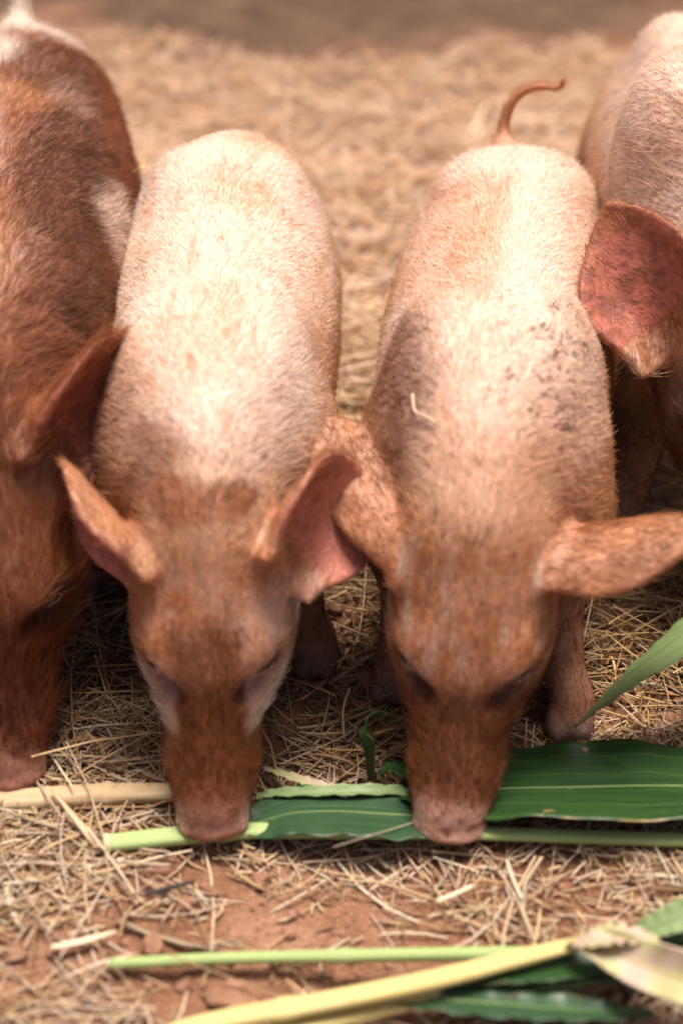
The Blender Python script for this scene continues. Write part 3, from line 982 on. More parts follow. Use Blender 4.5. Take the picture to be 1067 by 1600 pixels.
def make_pigs():
    n = lambda k: int(k * FUR)
    build_pig("piglet", "white-backed pig with a rusty patch between its ears, nosing the pale cut stalk end",
              loc_at(334, 1306), 1.4, 1.0, trunk_std(dx=0.03, top=0.02, length=1.07), feet_std(lf=(-.060, .270), rf=(.092, .235)),
              [dict(side=-1, s=.235, axis=-.77 * CX + .63 * CU - .12 * CT, back=.58 * CX + .70 * CU - .30 * CT, L=.118, W=.054, cup=1.05, bend=-.12),
               dict(side=1, s=.236, x=.060, axis=.66 * CX + .74 * CU - .10 * CT, back=-.60 * CX + .42 * CU - .72 * CT, L=.106, W=.068, cup=.95, bend=-.05)],
              [(0, .745, .33, .014, .014), (0, .765, .31, .010, .010), (.01, .775, .27, .008, .008), (.015, .77, .23, .006, .006), (.012, .765, .20, .004, .004)],
              paint_white_backed, 11, head=dict(bulge=BULGE, poll=(.004, .115, .275), wide=.96, snout=(.0, .002, .018)), nhair=n(100000))
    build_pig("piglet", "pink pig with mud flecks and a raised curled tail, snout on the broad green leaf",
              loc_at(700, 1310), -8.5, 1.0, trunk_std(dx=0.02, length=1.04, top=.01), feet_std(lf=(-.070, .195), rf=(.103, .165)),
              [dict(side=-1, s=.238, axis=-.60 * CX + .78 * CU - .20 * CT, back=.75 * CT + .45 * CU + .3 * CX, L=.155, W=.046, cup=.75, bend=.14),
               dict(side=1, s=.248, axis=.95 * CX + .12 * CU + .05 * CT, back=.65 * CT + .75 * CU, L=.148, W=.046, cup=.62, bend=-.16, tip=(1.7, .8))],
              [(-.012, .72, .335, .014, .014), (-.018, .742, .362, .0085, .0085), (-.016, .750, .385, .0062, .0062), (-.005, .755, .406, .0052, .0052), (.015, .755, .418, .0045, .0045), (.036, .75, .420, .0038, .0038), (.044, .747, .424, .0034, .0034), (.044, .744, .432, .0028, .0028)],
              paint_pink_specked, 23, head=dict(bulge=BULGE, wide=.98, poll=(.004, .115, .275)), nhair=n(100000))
    build_pig("piglet", "dark rust pig with bristly streaked back beside the dry stalk, mostly cropped by the frame",
              loc_at(14, 1230), 6.3, 1.12, trunk_std(dx=0.03, top=0.06, length=1.13), feet_std(lf=(-.08, .23), rf=(.080, .26), lh=(-.09, .68), rh=(.09, .70)),
              [dict(side=-1, axis=-.74 * CX + .66 * CU, back=.9 * CU + .25 * CX, L=.12, W=.042, cup=1.1, bend=-.05),
               dict(side=1, s=.258, x=.046, axis=.74 * CX + .67 * CU - .05 * CT, back=-.52 * CX + .50 * CU - .70 * CT, L=.118, W=.064, cup=1.1, bend=-.05)],
              [(0, .77, .37, .014, .014), (.004, .795, .40, .011, .011), (0, .805, .43, .009, .009), (-.012, .81, .46, .007, .007), (-.02, .81, .48, .005, .005)],
              paint_rust, 37, head=dict(bulge=BULGE), nhair=n(100000), hair_len=.017)
    tr = trunk_std(dx=0.0, top=0.0, wide=1.05, length=1.05)
    tr = [(x, y + .03, z + .060 * math.exp(-((y - .25) / .16) ** 2) - .022 * (y > .5), w, hh) for x, y, z, w, hh in tr]
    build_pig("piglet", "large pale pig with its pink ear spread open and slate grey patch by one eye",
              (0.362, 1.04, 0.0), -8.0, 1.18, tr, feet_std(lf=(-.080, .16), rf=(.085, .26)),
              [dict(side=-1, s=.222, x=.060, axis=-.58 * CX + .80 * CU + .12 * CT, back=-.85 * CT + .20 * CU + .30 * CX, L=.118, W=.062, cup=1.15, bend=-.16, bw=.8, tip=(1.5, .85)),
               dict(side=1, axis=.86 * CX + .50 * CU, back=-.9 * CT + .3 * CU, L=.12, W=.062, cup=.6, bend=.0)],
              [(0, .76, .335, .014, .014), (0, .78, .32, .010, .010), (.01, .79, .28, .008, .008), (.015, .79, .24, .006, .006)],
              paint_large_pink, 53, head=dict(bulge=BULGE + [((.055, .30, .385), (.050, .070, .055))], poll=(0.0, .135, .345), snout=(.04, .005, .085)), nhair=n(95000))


make_pigs()
# ------------------------------------------------------------------ straw litter
def straw_mesh(name, C, D, L, Wd, bend, lift, tint, flat, nring=4):
    """C root centres (N,3), D heading angle, L length, Wd half width, bend curvature, lift slope"""
    n = len(C)
    s = np.linspace(-0.5, 0.5, nring)
    dx, dy = np.cos(D), np.sin(D)
    side = np.stack([-dy, dx, np.zeros(n)], 1)
    fwd = np.stack([dx, dy, np.zeros(n)], 1)
    pts = []
    for u in s:
        c = C + fwd * (L * u)[:, None] + side * (bend[:, 0] * L * (u * u * 4 - .33))[:, None]
        c[:, 2] += lift * L * u + bend[:, 1] * L * (u * u * 4 - .33)
        pts.append(c)
    V = np.empty((n, nring, 3, 3))
    for i, c in enumerate(pts):
        wv = Wd * (1.0 if 0 < i < nring - 1 else 0.72)
        for j, a in enumerate((0.5, 2.6, 4.7)):
            V[:, i, j] = c + side * (wv * math.cos(a))[:, None] + np.array([0, 0, 1.0]) * (wv * math.sin(a) * flat)[:, None]
    base = (np.arange(n) * nring * 3)[:, None, None]
    F = []
    for i in range(nring - 1):
        for j in range(3):
            a, b = i * 3 + j, i * 3 + (j + 1) % 3
            F.append([a, b, b + 3, a + 3])
    F = (base + np.array(F)[None]).reshape(-1, 4)
    me = raw_mesh(name, V.reshape(-1, 3), F)
    color_attr(me, 'tint', np.repeat(tint, nring * 3, 0))
    return me


STRAW_COLS = np.array([[.66, .48, .29], [.58, .38, .18], [.76, .62, .44], [.46, .28, .14], [.62, .47, .31], [.33, .18, .09], [.70, .52, .28]])


def straw_tint(n, g, pale=0.5, bright=1.0):
    w = np.array([.20, .16, .20 * pale * 2, .14, .16, .10 * (1.5 - pale), .10]); w /= w.sum()
    t = STRAW_COLS[g.choice(len(STRAW_COLS), n, p=w)]
    return np.clip(t * g.normal(1, .14, n)[:, None] * bright, .02, .9)


BARE = [(560, 1445, .075, .045), (395, 1430, .050, .030), (350, 1545, .085, .040), (60, 1500, .05, .03), (620, 1480, .08, .03), (240, 1470, .05, .03), (640, 1550, .1, .035),
        (870, 1140, .05, .03), (440, 1130, .05, .03), (1000, 1120, .08, .03), (300, 1370, .06, .02)]


def straw_cover(x, y):
    """0..1 how much straw lies here"""
    P = np.stack([x, y, np.zeros_like(x)], 1)
    m = 0.35 + 0.9 * (fbm(P, 7, 3, 77) - .35)
    m = np.where(y > 0.98, m + .25, m)
    for px, py, rx, ry in BARE:
        c = at_z(px, py)
        d = np.sqrt(((x - c[0]) / rx) ** 2 + ((y - c[1]) / ry) ** 2)
        m = m * (0.10 + 0.90 * sstep(.55, 1.25, d))
    return np.clip(m, .03, 1)


def scatter(n, x0, x1, y0, y1, g, cover=True):
    xs, ys = [], []
    while sum(len(a) for a in xs) < n:
        x = g.uniform(x0, x1, n); y = g.uniform(y0, y1, n)
        keep = g.random(n) < (straw_cover(x, y) if cover else 1)
        xs.append(x[keep]); ys.append(y[keep])
    return np.concatenate(xs)[:n], np.concatenate(ys)[:n]


def make_straw():
    g = np.random.default_rng(5)
    V = []
    # near litter
    def batch(n, x0, x1, y0, y1, lmu, lsd, w0, w1, layer, liftsd, pale, bright, name, label, flat0=.35, flat1=1.0, cover=True, hue=(1, 1, 1)):
        x, y = scatter(n, x0, x1, y0, y1, g, cover)
        if y1 > 2.5:
            P = np.stack([x, y, 0 * x], 1)
            far = y > 2.45 + .85 * fbm(P * np.array([1, .3, 1]), 2.4, 3, 91)
            y = np.where(far, 1.5 + (y - 1.5) * .55, y)
        L = np.clip(np.exp(g.normal(math.log(lmu), lsd, n)), .012, .24)
        D = g.uniform(0, math.pi * 2, n)
        D = np.where(g.random(n) < .30, g.normal(0, .5, n), D)
        C = np.stack([x, y, ground_z(x, y) + np.abs(g.normal(0, layer, n)) * (.3 + straw_cover(x, y)) + .002], 1)
        bend = g.normal(0, .055, (n, 2)); bend[:, 1] = g.normal(0.0, .03, n)
        lift = np.clip(g.normal(0, liftsd, n), -.5, .5)
        # keep both ends above the soil
        C[:, 2] += np.abs(lift) * L * .30
        return C, D, L, g.uniform(w0, w1, n), bend, lift, straw_tint(n, g, pale, bright) * np.array(hue), g.uniform(flat0, flat1, n)
    def emit(name, label, batches):
        a = [np.concatenate([b[i] for b in batches]) for i in range(8)]
        link(name, straw_mesh(name, *a), M_STRAW, kind='stuff', label=label, cat='straw')
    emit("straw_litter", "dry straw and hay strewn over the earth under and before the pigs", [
        batch(4200, -.62, .62, .52, 1.02, .050, .55, .0005, .0014, .006, .10, .9, 1.05, '', '', hue=(1.0, .95, .98)),
        batch(260, -.62, .62, .52, 1.6, .045, .45, .0022, .0042, .006, .08, .9, 1.0, '', '', .10, .25),
        batch(9000, -.62, .62, .52, 1.45, .011, .4, .0006, .0016, .003, .12, .8, 1.0, '', ''),
        batch(3000, -.62, .62, .52, 1.02, .028, .45, .0007, .0016, .004, .12, .6, .95, '', ''),
        batch(5200, -.75, .75, .93, 1.75, .065, .5, .0007, .0016, .010, .16, .45, .95, '', '', hue=(.92, .78, .58)),  # this and the next batch: golden-brown hay, darkened for shade under the pigs
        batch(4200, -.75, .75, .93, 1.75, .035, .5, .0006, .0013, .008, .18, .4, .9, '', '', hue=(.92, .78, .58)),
        batch(420, -.6, .6, .95, 1.4, .10, .4, .0008, .0016, .016, .30, .5, 1.0, '', '', hue=(1, .86, .66)),
    ])
    emit("straw_bed", "thick pale straw spread over the yard behind the pigs", [
        batch(15000, -1.9, 1.9, 1.45, 3.2, .08, .5, .0010, .0024, .012, .12, .95, 1.0, '', '', hue=(1.36, 1.27, 1.36)),
        batch(18000, -1.5, 1.5, 1.45, 3.1, .055, .5, .0010, .0024, .010, .12, .95, 1.0, '', '', cover=False, hue=(1.36, 1.27, 1.36)),
    ])


make_straw()


# ------------------------------------------------------------------ soil crumbs and clods
def lump(r, seed, flat=.7, seg=14, ring=9, rough=.32):
    V, F = ico_ball(1.0, seg, ring)
    g = np.random.default_rng(seed)
    # broken faces: cut the ball with random planes, then roughen
    for _ in range(11):
        nrm = unit(g.normal(0, 1, 3)); h = g.uniform(.55, .9)
        d = V @ nrm - h
        V = V - np.clip(d, 0, None)[:, None] * nrm * .92
    d = 1 + rough * 1.2 * (fbm(V + seed * 3.1, 3.2, 4, seed) - .5)
    V = V * d[:, None] * np.array([r[0], r[1], r[2] * flat]) * 1.15
    return V, F


def make_soil_bits():
    g = np.random.default_rng(9)
    Vs, Fs, off = [], [], 0
    protos = [lump((1, 1, 1), s, .75, 7, 5, .45) for s in range(9)]
    n = 2600
    x = g.uniform(-.6, .6, n); y = g.uniform(.52, 1.5, n)
    keep = g.random(n) < np.clip(1.15 - straw_cover(x, y), .15, 1)
    x, y = x[keep], y[keep]
    z = ground_z(x, y)
    for i in range(len(x)):
        V, F = protos[i % 9]
        r = float(np.clip(np.exp(g.normal(math.log(.0026), .5)), .001, .009))
        a = g.uniform(0, 6.28); c, s = math.cos(a), math.sin(a)
        W = V @ np.array([[c, s, 0], [-s, c, 0], [0, 0, 1]]) * r * np.array([1, 1, .9])
        Vs.append(W + np.array([x[i], y[i], z[i] + r * .25])); Fs.append(F + off); off += len(V)
    link("soil_crumbs", raw_mesh("soil_crumbs", np.vstack(Vs), np.vstack(Fs)), M_CLOD, kind='stuff', label='small crumbs of red soil scattered among the straw', cat='soil')
    for k, (px, py, r, lab) in enumerate([
            (362, 1556, (.028, .018, .014), "largest rounded clod of red soil, below the thin green stem"),
            (240, 1478, (.013, .011, .012), "small brown clod just above the cut end of the thin stem"),
            (325, 1392, (.011, .009, .012), "greyish clod below the snout of the white-backed pig"),
            (253, 1398, (.010, .009, .009), "reddish clod next to the black twig"),
            (407, 1370, (.014, .010, .011), "clod on the bare soil patch, below the tip of the green leaf"),
            (22, 1490, (.012, .010, .010), "dark clod at the edge of the frame among pale straw"),
            (238, 1338, (.010, .008, .009), "clod tucked under the pale cut stalk end")]):
        p = at_z(px, py)
        z = float(ground_z(np.array([p[0]]), np.array([p[1]]))[0])
        V, F = lump(tuple(c * .8 for c in r), 40 + k, .65, 30, 18, .75)
        o = link("soil_clod", raw_mesh("soil_clod", V, F), M_CLOD, label=lab, cat='soil clod', group='clods of red soil', loc=(p[0], p[1], z + r[2] * .3))
        o.rotation_euler = (0, 0, k * 1.3)


make_soil_bits()


# ------------------------------------------------------------------ maize leaves and stalks
def blade_mesh(path, widths, n=46, m=17, camber=.18, ripple=.004, ripple_n=7, twist=None, thick=.0007, seed=0, fold=0.0, notch=0.0):
    """path: 3D control points base to tip; widths: half widths; twist: roll angle (deg) at each control point"""
    path = np.asarray(path, float)
    tw = np.zeros(len(path)) if twist is None else np.radians(np.asarray(twist, float))
    S = catmull(np.column_stack([path, widths, tw]), n)
    P, w, tw = S[:, :3], np.maximum(S[:, 3], .0006), S[:, 4]
    T = np.gradient(P, axis=0); T /= np.linalg.norm(T, axis=1)[:, None]
    up = np.array([0, 0, 1.0])
    B = np.cross(T, up); B /= np.linalg.norm(B, axis=1)[:, None]
    U = np.cross(B, T)
    b = B * np.cos(tw)[:, None] + U * np.sin(tw)[:, None]
    u = U * np.cos(tw)[:, None] - B * np.sin(tw)[:, None]
    V = np.empty((n, m, 3)); ac = np.empty((n, m)); al = np.empty((n, m))
    vs = np.linspace(-1, 1, m); tt = np.linspace(0, 1, n)
    for j, v in enumerate(vs):
        ph = seed * 1.7 + (2.1 if v > 0 else 0)
        rp = ripple * (abs(v) ** 1.5) * (np.sin(tt * ripple_n * 6.28 + ph) + .6 * np.sin(tt * ripple_n * 2.3 * 6.28 + ph * 2))
        edge = 1 + notch * np.sin(tt * 37 + ph) * abs(v) ** 4
        V[:, j] = P + b * (w * v * edge)[:, None] + u * (w * camber * (abs(v) ** 1.4) * 1.0 - .0004 + rp + fold * w * abs(v))[:, None]
        ac[:, j] = v; al[:, j] = tt
    top = V.reshape(-1, 3)
    nb = np.repeat(u[:, None], m, 1).reshape(-1, 3)
    bot = top - nb * thick
    VV = np.vstack([top, bot]); K = n * m
    i = (np.arange(n - 1)[:, None] * m + np.arange(m - 1)[None]).reshape(-1)
    F = [np.stack([i, i + m, i + m + 1, i + 1], 1), np.stack([i + K, i + 1 + K, i + m + 1 + K, i + m + K], 1)]
    e = np.arange(n - 1) * m
    F.append(np.stack([e, e + K, e + m + K, e + m], 1)); e2 = e + m - 1
    F.append(np.stack([e2, e2 + m, e2 + m + K, e2 + K], 1))
    j = np.arange(m - 1)
    F.append(np.stack([j, j + 1, j + 1 + K, j + K], 1)); j2 = j + (n - 1) * m
    F.append(np.stack([j2, j2 + K, j2 + 1 + K, j2 + 1], 1))
    F = np.vstack(F)
    me = raw_mesh("blade", VV, F[:, ::-1])
    float_attr(me, 'across', np.tile(ac.reshape(-1), 2)); float_attr(me, 'along', np.tile(al.reshape(-1), 2))
    return me, P, u, w


def tube_mesh(path, radii, n=40, seg=14, flat=1.0, nodes=(), groove=0.0, name="stalk"):
    S = catmull(np.column_stack([np.asarray(path, float), radii]), n)
    P, r = S[:, :3], np.maximum(S[:, 3], .0004)
    tt = np.linspace(0, 1, n)
    for c in nodes:
        r = r * (1 + .22 * np.exp(-((tt - c) / .018) ** 2))
    T = np.gradient(P, axis=0); T /= np.linalg.norm(T, axis=1)[:, None]
    B = np.cross(T, [0, 0, 1.0]); B /= np.linalg.norm(B, axis=1)[:, None]
    U = np.cross(B, T)
    V = np.empty((n, seg, 3)); ac = np.empty((n, seg))
    for j in range(seg):
        a = 2 * math.pi * j / seg
        rr = r * (1 - groove * max(0, math.sin(a)) ** 6)
        V[:, j] = P + B * (rr * math.cos(a))[:, None] + U * (rr * math.sin(a) * flat)[:, None]
        ac[:, j] = math.cos(a)
    VV = np.vstack([V.reshape(-1, 3), P[:1] - T[:1] * r[0] * .12, P[-1:] + T[-1:] * r[-1] * .12])
    F = []
    for i in range(n - 1):
        for j in range(seg):
            a, b = i * seg + j, i * seg + (j + 1) % seg
            F.append((a, b, b + seg, a + seg))
    K = n * seg
    for j in range(0, seg, 2):
        F.append((K, (j + 2) % seg, j + 1, j))
        F.append((K + 1, (n - 1) * seg + j, (n - 1) * seg + j + 1, (n - 1) * seg + (j + 2) % seg))
    me = raw_mesh(name, VV, np.array(F)[:, ::-1])
    float_attr(me, 'across', np.concatenate([ac.reshape(-1), [0, 0]])); float_attr(me, 'along', np.concatenate([np.repeat(tt, seg), [0, 1]]))
    return me


LG = dict(base=(.032, .090, .020), dark=(.014, .048, .012), vein=(.13, .22, .055), dry=(.42, .26, .09))
M_LEAF = leaf_material("leaf_deep_green", LG['base'], LG['dark'], LG['vein'], LG['dry'], 0.06, 20, .36)
M_LEAF_BLUE = leaf_material("leaf_blue_green", (.045, .105, .046), (.028, .072, .032), (.16, .25, .10), (.45, .38, .26), 0.0, 24, .33)
M_LEAF_PALE = leaf_material("leaf_pale_green", (.27, .36, .15), (.19, .28, .10), (.40, .47, .24), (.52, .40, .24), 0.04, 26, .45)
M_LEAF_DRY = leaf_material("leaf_yellowing", (.58, .52, .26), (.46, .44, .18), (.62, .58, .36), (.60, .44, .33), 0.24, 18, .5)
M_RIB = stalk_material("midrib_pale", (.15, .24, .07), (.26, .35, .13), (.5, .45, .25), .4)
M_STALK = stalk_material("stalk_green", (.30, .42, .13), (.42, .50, .20), (.55, .50, .30), .4)
M_STALK_Y = stalk_material("stalk_yellow", (.56, .44, .13), (.66, .55, .24), (.50, .33, .12), .4)
M_STALK_D = stalk_material("stalk_dry", (.40, .25, .12), (.66, .49, .29), (.30, .17, .08), .65)
M_PITH = stalk_material("pith_cut", (.62, .62, .38), (.72, .70, .48), (.5, .45, .25), .7)
M_TWIG = stalk_material("twig_black", (.03, .022, .02), (.06, .045, .04), (.02, .015, .012), .6)


def G(px, py, z=0.0):
    """point z above the soil at photograph pixel"""
    p = at_z(px, py, z)
    p[2] = z
    return p


def leaf(name, label, cat, path, widths, mat, rib=None, rib_mat=None, group=None, **kw):
    path = np.array(path, float)
    base = np.array([path[:, 0].mean(), path[:, 1].mean(), 0.0])
    root = bpy.data.objects.new(name, None); COL.objects.link(root); root.location = base
    root.empty_display_size = .05
    root['label'] = label; root['category'] = cat
    if group:
        root['group'] = group
    me, P, u, w = blade_mesh(path - base, widths, **kw)
    link("blade", me, mat, root)
    if rib:
        i = np.linspace(0, len(P) - 1, 9).astype(int)
        rr = np.linspace(rib, rib * .25, 9)
        link("midrib", tube_mesh(P[i] + u[i] * (rr * .15)[:, None], rr, 40, 10, .55, name="midrib"), rib_mat or M_RIB, root)
    return root


def make_fodder():
    # broad dark green leaf reaching in from the right edge, flat on the straw
    leaf("corn_leaf", "broad dark green corn leaf with long veins, behind the snout of the mud-flecked pig", 'leaf',
         [G(1330, 1262, .020), G(1180, 1235, .026), G(1040, 1228, .034), G(900, 1230, .034), G(780, 1232, .028), G(690, 1235, .020), G(625, 1222, .014)],
         [.040, .050, .057, .056, .049, .036, .018], M_LEAF, rib=.0015, n=90, m=27, camber=.16, ripple=.0026, ripple_n=3, seed=2, notch=.022, twist=[-6, -8, -10, -10, -8, -5, 0])
    # shorter leaf between the two snouts
    leaf("corn_leaf", "blue-green torn corn leaf lying between the two snouts", 'leaf',
         [G(660, 1275, .016), G(600, 1272, .020), G(530, 1268, .021), G(460, 1270, .018), G(410, 1283, .012), G(372, 1298, .008)],
         [.031, .035, .036, .032, .023, .006], M_LEAF_BLUE, rib=.0012, n=60, m=23, camber=.10, ripple=.0014, ripple_n=3, seed=5, twist=[-6, -8, -10, -8, -4, 0], notch=.04)
    leaf("corn_leaf", "pale green leaf strip along the top of the blue-green leaf", 'leaf',
         [G(650, 1238, .016), G(580, 1236, .022), G(500, 1238, .022), G(430, 1240, .016), G(398, 1246, .010)],
         [.005, .0065, .006, .005, .002], M_LEAF_PALE, n=36, m=9, camber=.5, ripple=.001, seed=8)
    leaf("corn_leaf", "faded narrow leaf strip slanting up from the blue-green leaf", 'leaf',
         [G(545, 1240, .022), G(500, 1228, .018), G(450, 1212, .014), G(408, 1198, .008)],
         [.006, .0055, .0045, .0015], M_LEAF_DRY, n=30, m=9, camber=.3, ripple=.001, seed=9)
    # small upright curl
    a = G(583, 1218, .010)
    leaf("corn_leaf", "small dark green leaf curl standing upright left of the flecked pig's snout", 'leaf',
         [a, a + [-.003, .008, .028], a + [-.006, .012, .052], a + [-.002, .018, .064], a + [.010, .024, .060], a + [.020, .028, .052]],
         [.0085, .0085, .008, .007, .006, .001], M_LEAF, n=36, m=9, camber=.25, ripple=.0006, seed=4, twist=[80, 82, 80, 60, 20, 0])
    leaf("corn_leaf", "torn dark leaf stub poking out behind the flecked pig's snout", 'leaf',
         [G(660, 1222, .018), G(632, 1208, .024), G(608, 1200, .026), G(592, 1208, .020)],
         [.016, .015, .010, .002], M_LEAF, n=26, m=11, camber=.25, ripple=.0012, seed=14, twist=[-20, -25, -20, 0])
    # pale blade hanging in from the right
    q = [G(1190, 905, .17), G(1110, 955, .155), G(1045, 1005, .130), G(985, 1050, .100), G(935, 1095, .065), G(897, 1135, .030)]
    leaf("corn_leaf", "pale green corn blade hanging with its tip before the pink pig's trotter", 'leaf',
         q, [.036, .034, .030, .024, .015, .0015], M_LEAF_PALE, rib=.0011, n=48, m=15, camber=-.12, ripple=.0005, seed=6, twist=[-30, -28, -24, -22, -20, -15])
    # stalks
    def stalk(name, label, path, radii, mat, nodes=(), cut=None, **kw):
        path = np.array(path, float)
        base = np.array([path[:, 0].mean(), path[:, 1].mean(), 0.0])
        root = bpy.data.objects.new(name, None); COL.objects.link(root); root.location = base
        root['label'] = label; root['category'] = 'stalk'
        link("stem", tube_mesh(path - base, radii, 70, 16, nodes=nodes, **kw), mat, root)
        if cut:
            d = unit(path[0] - path[1])
            link("cut_end", tube_mesh([path[0] - base - d * .004, path[0] - base + d * .0005, path[0] - base + d * .0015], [radii[0] * .93, radii[0] * .96, radii[0] * .80], 6, 16, name="cut_end"), cut, root)
        return root
    stalk("corn_stalk", "long pale green stalk with a cut end, passing under both snouts",
          [G(164, 1318, .010), G(280, 1306, .010), G(390, 1298, .0085), G(560, 1300, .009), G(740, 1302, .016), G(900, 1307, .019), G(1150, 1315, .020)],
          [.0090, .0094, .0082, .0072, .0066, .0068, .0072], M_STALK, nodes=(.28,), cut=M_PITH, flat=.8, groove=.25)
    stalk("dry_stalk", "thick dry tan stalk lying from the rust pig to the white-backed pig's snout",
          [G(-120, 1262, .013), G(-20, 1254, .013), G(90, 1246, .014), G(180, 1240, .014), G(285, 1238, .012)],
          [.0105, .0105, .0112, .0105, .0088], M_STALK_D, nodes=(.30, .72), cut=M_PITH, flat=.9, groove=.2)
    stalk("thin_stem", "thin straight green stem lying across the bare soil",
          [G(172, 1506, .008), G(340, 1498, .010), G(520, 1494, .012), G(700, 1491, .016), G(860, 1490, .018), G(1150, 1493, .016)],
          [.0045, .0050, .0054, .0056, .0058, .0060], M_STALK, nodes=(.42,), cut=M_PITH)
    stalk("yellow_stem", "thick yellow stem slanting up from the bottom of the frame",
          [G(200, 1640, .016), G(330, 1598, .020), G(500, 1567, .026), G(680, 1530, .034), G(800, 1500, .038), G(905, 1474, .042)],
          [.0082, .0084, .0086, .0084, .0076, .0060], M_STALK_Y, nodes=(.34,), flat=.8, groove=.3)
    stalk("yellow_stem", "second dull yellow stem lying under the thick one at the bottom edge",
          [G(300, 1645, .008), G(470, 1605, .010), G(620, 1572, .012), G(760, 1545, .014)],
          [.0070, .0070, .0065, .0045], M_STALK_Y, flat=.8, groove=.3)
    leaf("corn_leaf", "yellowing folded corn leaf with pinkish dry margins at the end of the yellow stem", 'leaf',
         [G(890, 1470, .046), G(945, 1482, .056), G(1000, 1505, .054), G(1060, 1528, .044), G(1180, 1565, .03)],
         [.007, .015, .019, .020, .018], M_LEAF_DRY, rib=.0014, n=44, m=17, camber=.45, ripple=.003, ripple_n=2, seed=3, twist=[10, -20, -35, -30, -20], rib_mat=M_STALK_Y)
    leaf("corn_leaf", "dried pinkish leaf flap folded over the end of the yellow stem", 'leaf',
         [G(895, 1476, .052), G(930, 1468, .062), G(970, 1462, .064), G(1030, 1470, .056)],
         [.003, .010, .012, .004], M_LEAF_DRY, n=26, m=11, camber=.3, ripple=.002, seed=12, twist=[0, 10, 15, 0])
    leaf("corn_leaf", "green corn leaf with a pointed tip under the yellow stem, nearest the bottom edge", 'leaf',
         [G(600, 1556, .010), G(700, 1562, .018), G(800, 1570, .020), G(900, 1578, .016), G(1022, 1584, .010)],
         [.008, .017, .018, .014, .002], M_LEAF_BLUE, rib=.0012, n=44, m=15, camber=.22, ripple=.0016, seed=16, twist=[10, 12, 12, 10, 0])
    leaf("corn_leaf", "dark green leaf squeezed between the thin stem and the thick yellow stem", 'leaf',
         [G(690, 1532, .020), G(770, 1520, .026), G(850, 1510, .028), G(940, 1502, .026), G(1120, 1495, .022)],
         [.004, .012, .016, .016, .014], M_LEAF, rib=.0010, n=40, m=13, camber=.25, ripple=.0014, seed=18)
    leaf("corn_leaf", "green leaf with an olive midrib under the folded yellowing leaf", 'leaf',
         [G(780, 1546, .012), G(850, 1532, .016), G(930, 1522, .020), G(1010, 1518, .020), G(1150, 1520, .018)],
         [.003, .009, .011, .011, .010], M_LEAF_PALE, rib=.0012, n=40, m=11, camber=.3, ripple=.001, seed=21)
    leaf("corn_leaf", "light green blade rising out of the frame behind the folded yellowing leaf", 'leaf',
         [G(975, 1468, .040), G(1020, 1448, .052), G(1070, 1430, .062), G(1160, 1398, .075)],
         [.004, .010, .013, .015], M_LEAF_PALE, rib=.0010, n=30, m=11, camber=.25, ripple=.001, seed=23, twist=[0, -10, -15, -15])
    leaf("corn_leaf", "short bright green blade behind the pinkish leaf flap at the frame edge", 'leaf',
         [G(990, 1480, .030), G(1040, 1470, .036), G(1120, 1462, .040)],
         [.003, .008, .010], M_LEAF, n=24, m=9, camber=.25, ripple=.001, seed=25)
    # black twig and a few separate pieces of straw one can point at
    stalk("twig", "short black twig on the soil below the white-backed pig's snout",
          [G(226, 1398, .013), G(262, 1388, .016), G(305, 1377, .015)], [.0016, .0022, .0014], M_TWIG)


make_fodder()


def make_single_straws():
    def one(label, path, r, tint, flat=.6):
        path = np.array(path, float); base = path.mean(0)
        me = tube_mesh(path - base, np.full(len(path), r) if np.isscalar(r) else r, 14, 6, flat, name="straw_piece")
        color_attr(me, 'tint', np.tile(np.array(tint), (len(me.vertices), 1)))
        link("straw_piece", me, M_STRAW, label=label, cat='straw piece', group='straw pieces that stand out', loc=tuple(base))
    pale = (.78, .62, .42); gold = (.66, .45, .2)
    def B(px, py, Y):
        """point on the vertical plane at distance Y seen at a pixel"""
        d = -CT + CX * ((px - 533.5) / F_PX) - CU * ((py - 800) / F_PX)
        return np.array([0, 0, CAM_H]) + d * (Y / d[1])
    one("broad dry husk strip slanting from the dry stalk to the pale cut stalk end", [G(80, 1232, .030), G(115, 1275, .024), G(140, 1305, .016), G(158, 1330, .010)], [.0012, .003, .0045, .003], (.66, .46, .27), .3)
    one("pale flat straw strip lying alone above the thin green stem", [G(80, 1480, .010), G(130, 1470, .012), G(182, 1455, .010)], [.003, .004, .0015], pale, .3)
    one("pale straw stem leaning upright below the broad green leaf", [G(815, 1405, .012), G(800, 1370, .014), G(792, 1345, .018)], .0017, pale)
    one("short thick pale straw lying on bare soil below the flecked pig's snout", [G(682, 1408, .008), G(712, 1396, .009), G(738, 1384, .008)], .0026, pale, .5)
    one("straw stem standing by the small dark leaf curl", [G(538, 1155, .0), G(536, 1110, .016), G(546, 1075, .03)], .0015, gold)
    return one, B


ONE_STRAW, AT_DEPTH = make_single_straws()


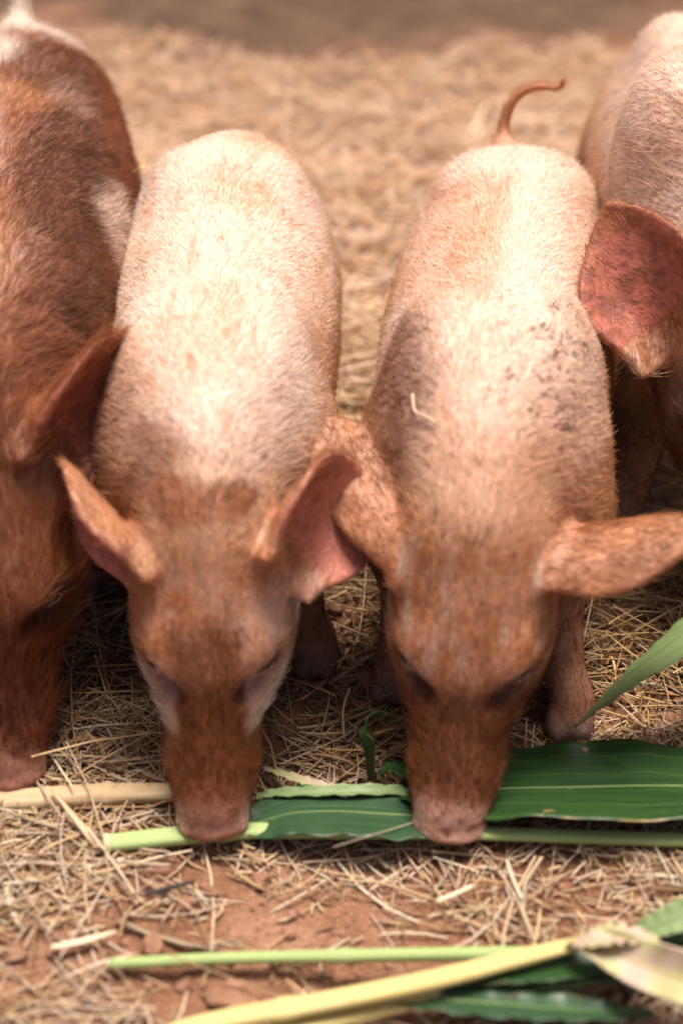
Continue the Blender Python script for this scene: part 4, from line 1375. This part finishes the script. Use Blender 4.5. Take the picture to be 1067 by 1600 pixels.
# ------------------------------------------------------------------ weeds on the far bank
def make_far_weeds():
    g = np.random.default_rng(77)
    Vs, Fs, off, T = [], [], 0, []
    n = 5200
    x = g.uniform(-3.2, 3.2, n); y = g.uniform(2.95, 6.0, n)
    P = np.stack([x, y, 0 * x], 1)
    keep = g.random(n) < sstep(.45, .65, fbm(P, 1.6, 2, 41))
    x, y = x[keep], y[keep]; n = len(x)
    z = ground_z(x, y)
    D = g.uniform(0, 6.28, n); L = g.uniform(.05, .17, n)
    tip = np.stack([x + np.cos(D) * L * .6, y + np.sin(D) * L * .6, z + L * .8], 1)
    mid = np.stack([x + np.cos(D) * L * .2, y + np.sin(D) * L * .2, z + L * .55], 1)
    rt = np.stack([x, y, z], 1)
    sd = np.stack([-np.sin(D), np.cos(D), 0 * D], 1) * g.uniform(.004, .012, n)[:, None]
    V = np.stack([rt - sd * .5, rt + sd * .5, mid + sd, mid - sd, tip + sd * .1, tip - sd * .1], 1).reshape(-1, 3)
    b = np.arange(n)[:, None] * 6
    F = np.concatenate([b + np.array([[0, 1, 2, 3]]), b + np.array([[3, 2, 4, 5]])])
    me = raw_mesh("weeds", V, F)
    cols = np.array([[.07, .12, .03], [.12, .16, .05], [.20, .15, .07], [.10, .075, .04]])[g.choice(4, n, p=[.3, .2, .25, .25])]
    color_attr(me, 'tint', np.repeat(cols, 6, 0))
    link("weeds", me, M_STRAW, kind='stuff', label='low dark weeds and dead leaves on the far bank', cat='weeds')


make_far_weeds()


# ------------------------------------------------------------------ straw caught on the pigs' backs
def on_pig(px, py, lift=.006):
    dg = bpy.context.evaluated_depsgraph_get()
    d = Vector(-CT + CX * ((px - 533.5) / F_PX) - CU * ((py - 800) / F_PX)).normalized()
    hit, p, n, *_ = sc.ray_cast(dg, Vector((0, 0, CAM_H)), d)
    return np.array(p + n * lift)


bpy.context.view_layer.update()
ONE_STRAW("bent pale straw caught in the dark shoulder hair of the flecked pig", [on_pig(651, 618), on_pig(655, 645), on_pig(668, 652), on_pig(688, 664)], .0012, (.80, .60, .40))
ONE_STRAW("straw wisp sticking up between the ears of the flecked pig", [on_pig(681, 806, .004), on_pig(690, 785, .009), on_pig(698, 762, .012)], .0012, (.78, .55, .33))
ONE_STRAW("yellow straw stuck on the flank of the rust pig", [on_pig(203, 270, .004), on_pig(209, 258, .012), on_pig(212, 246, .016)], .0015, (.75, .52, .22))
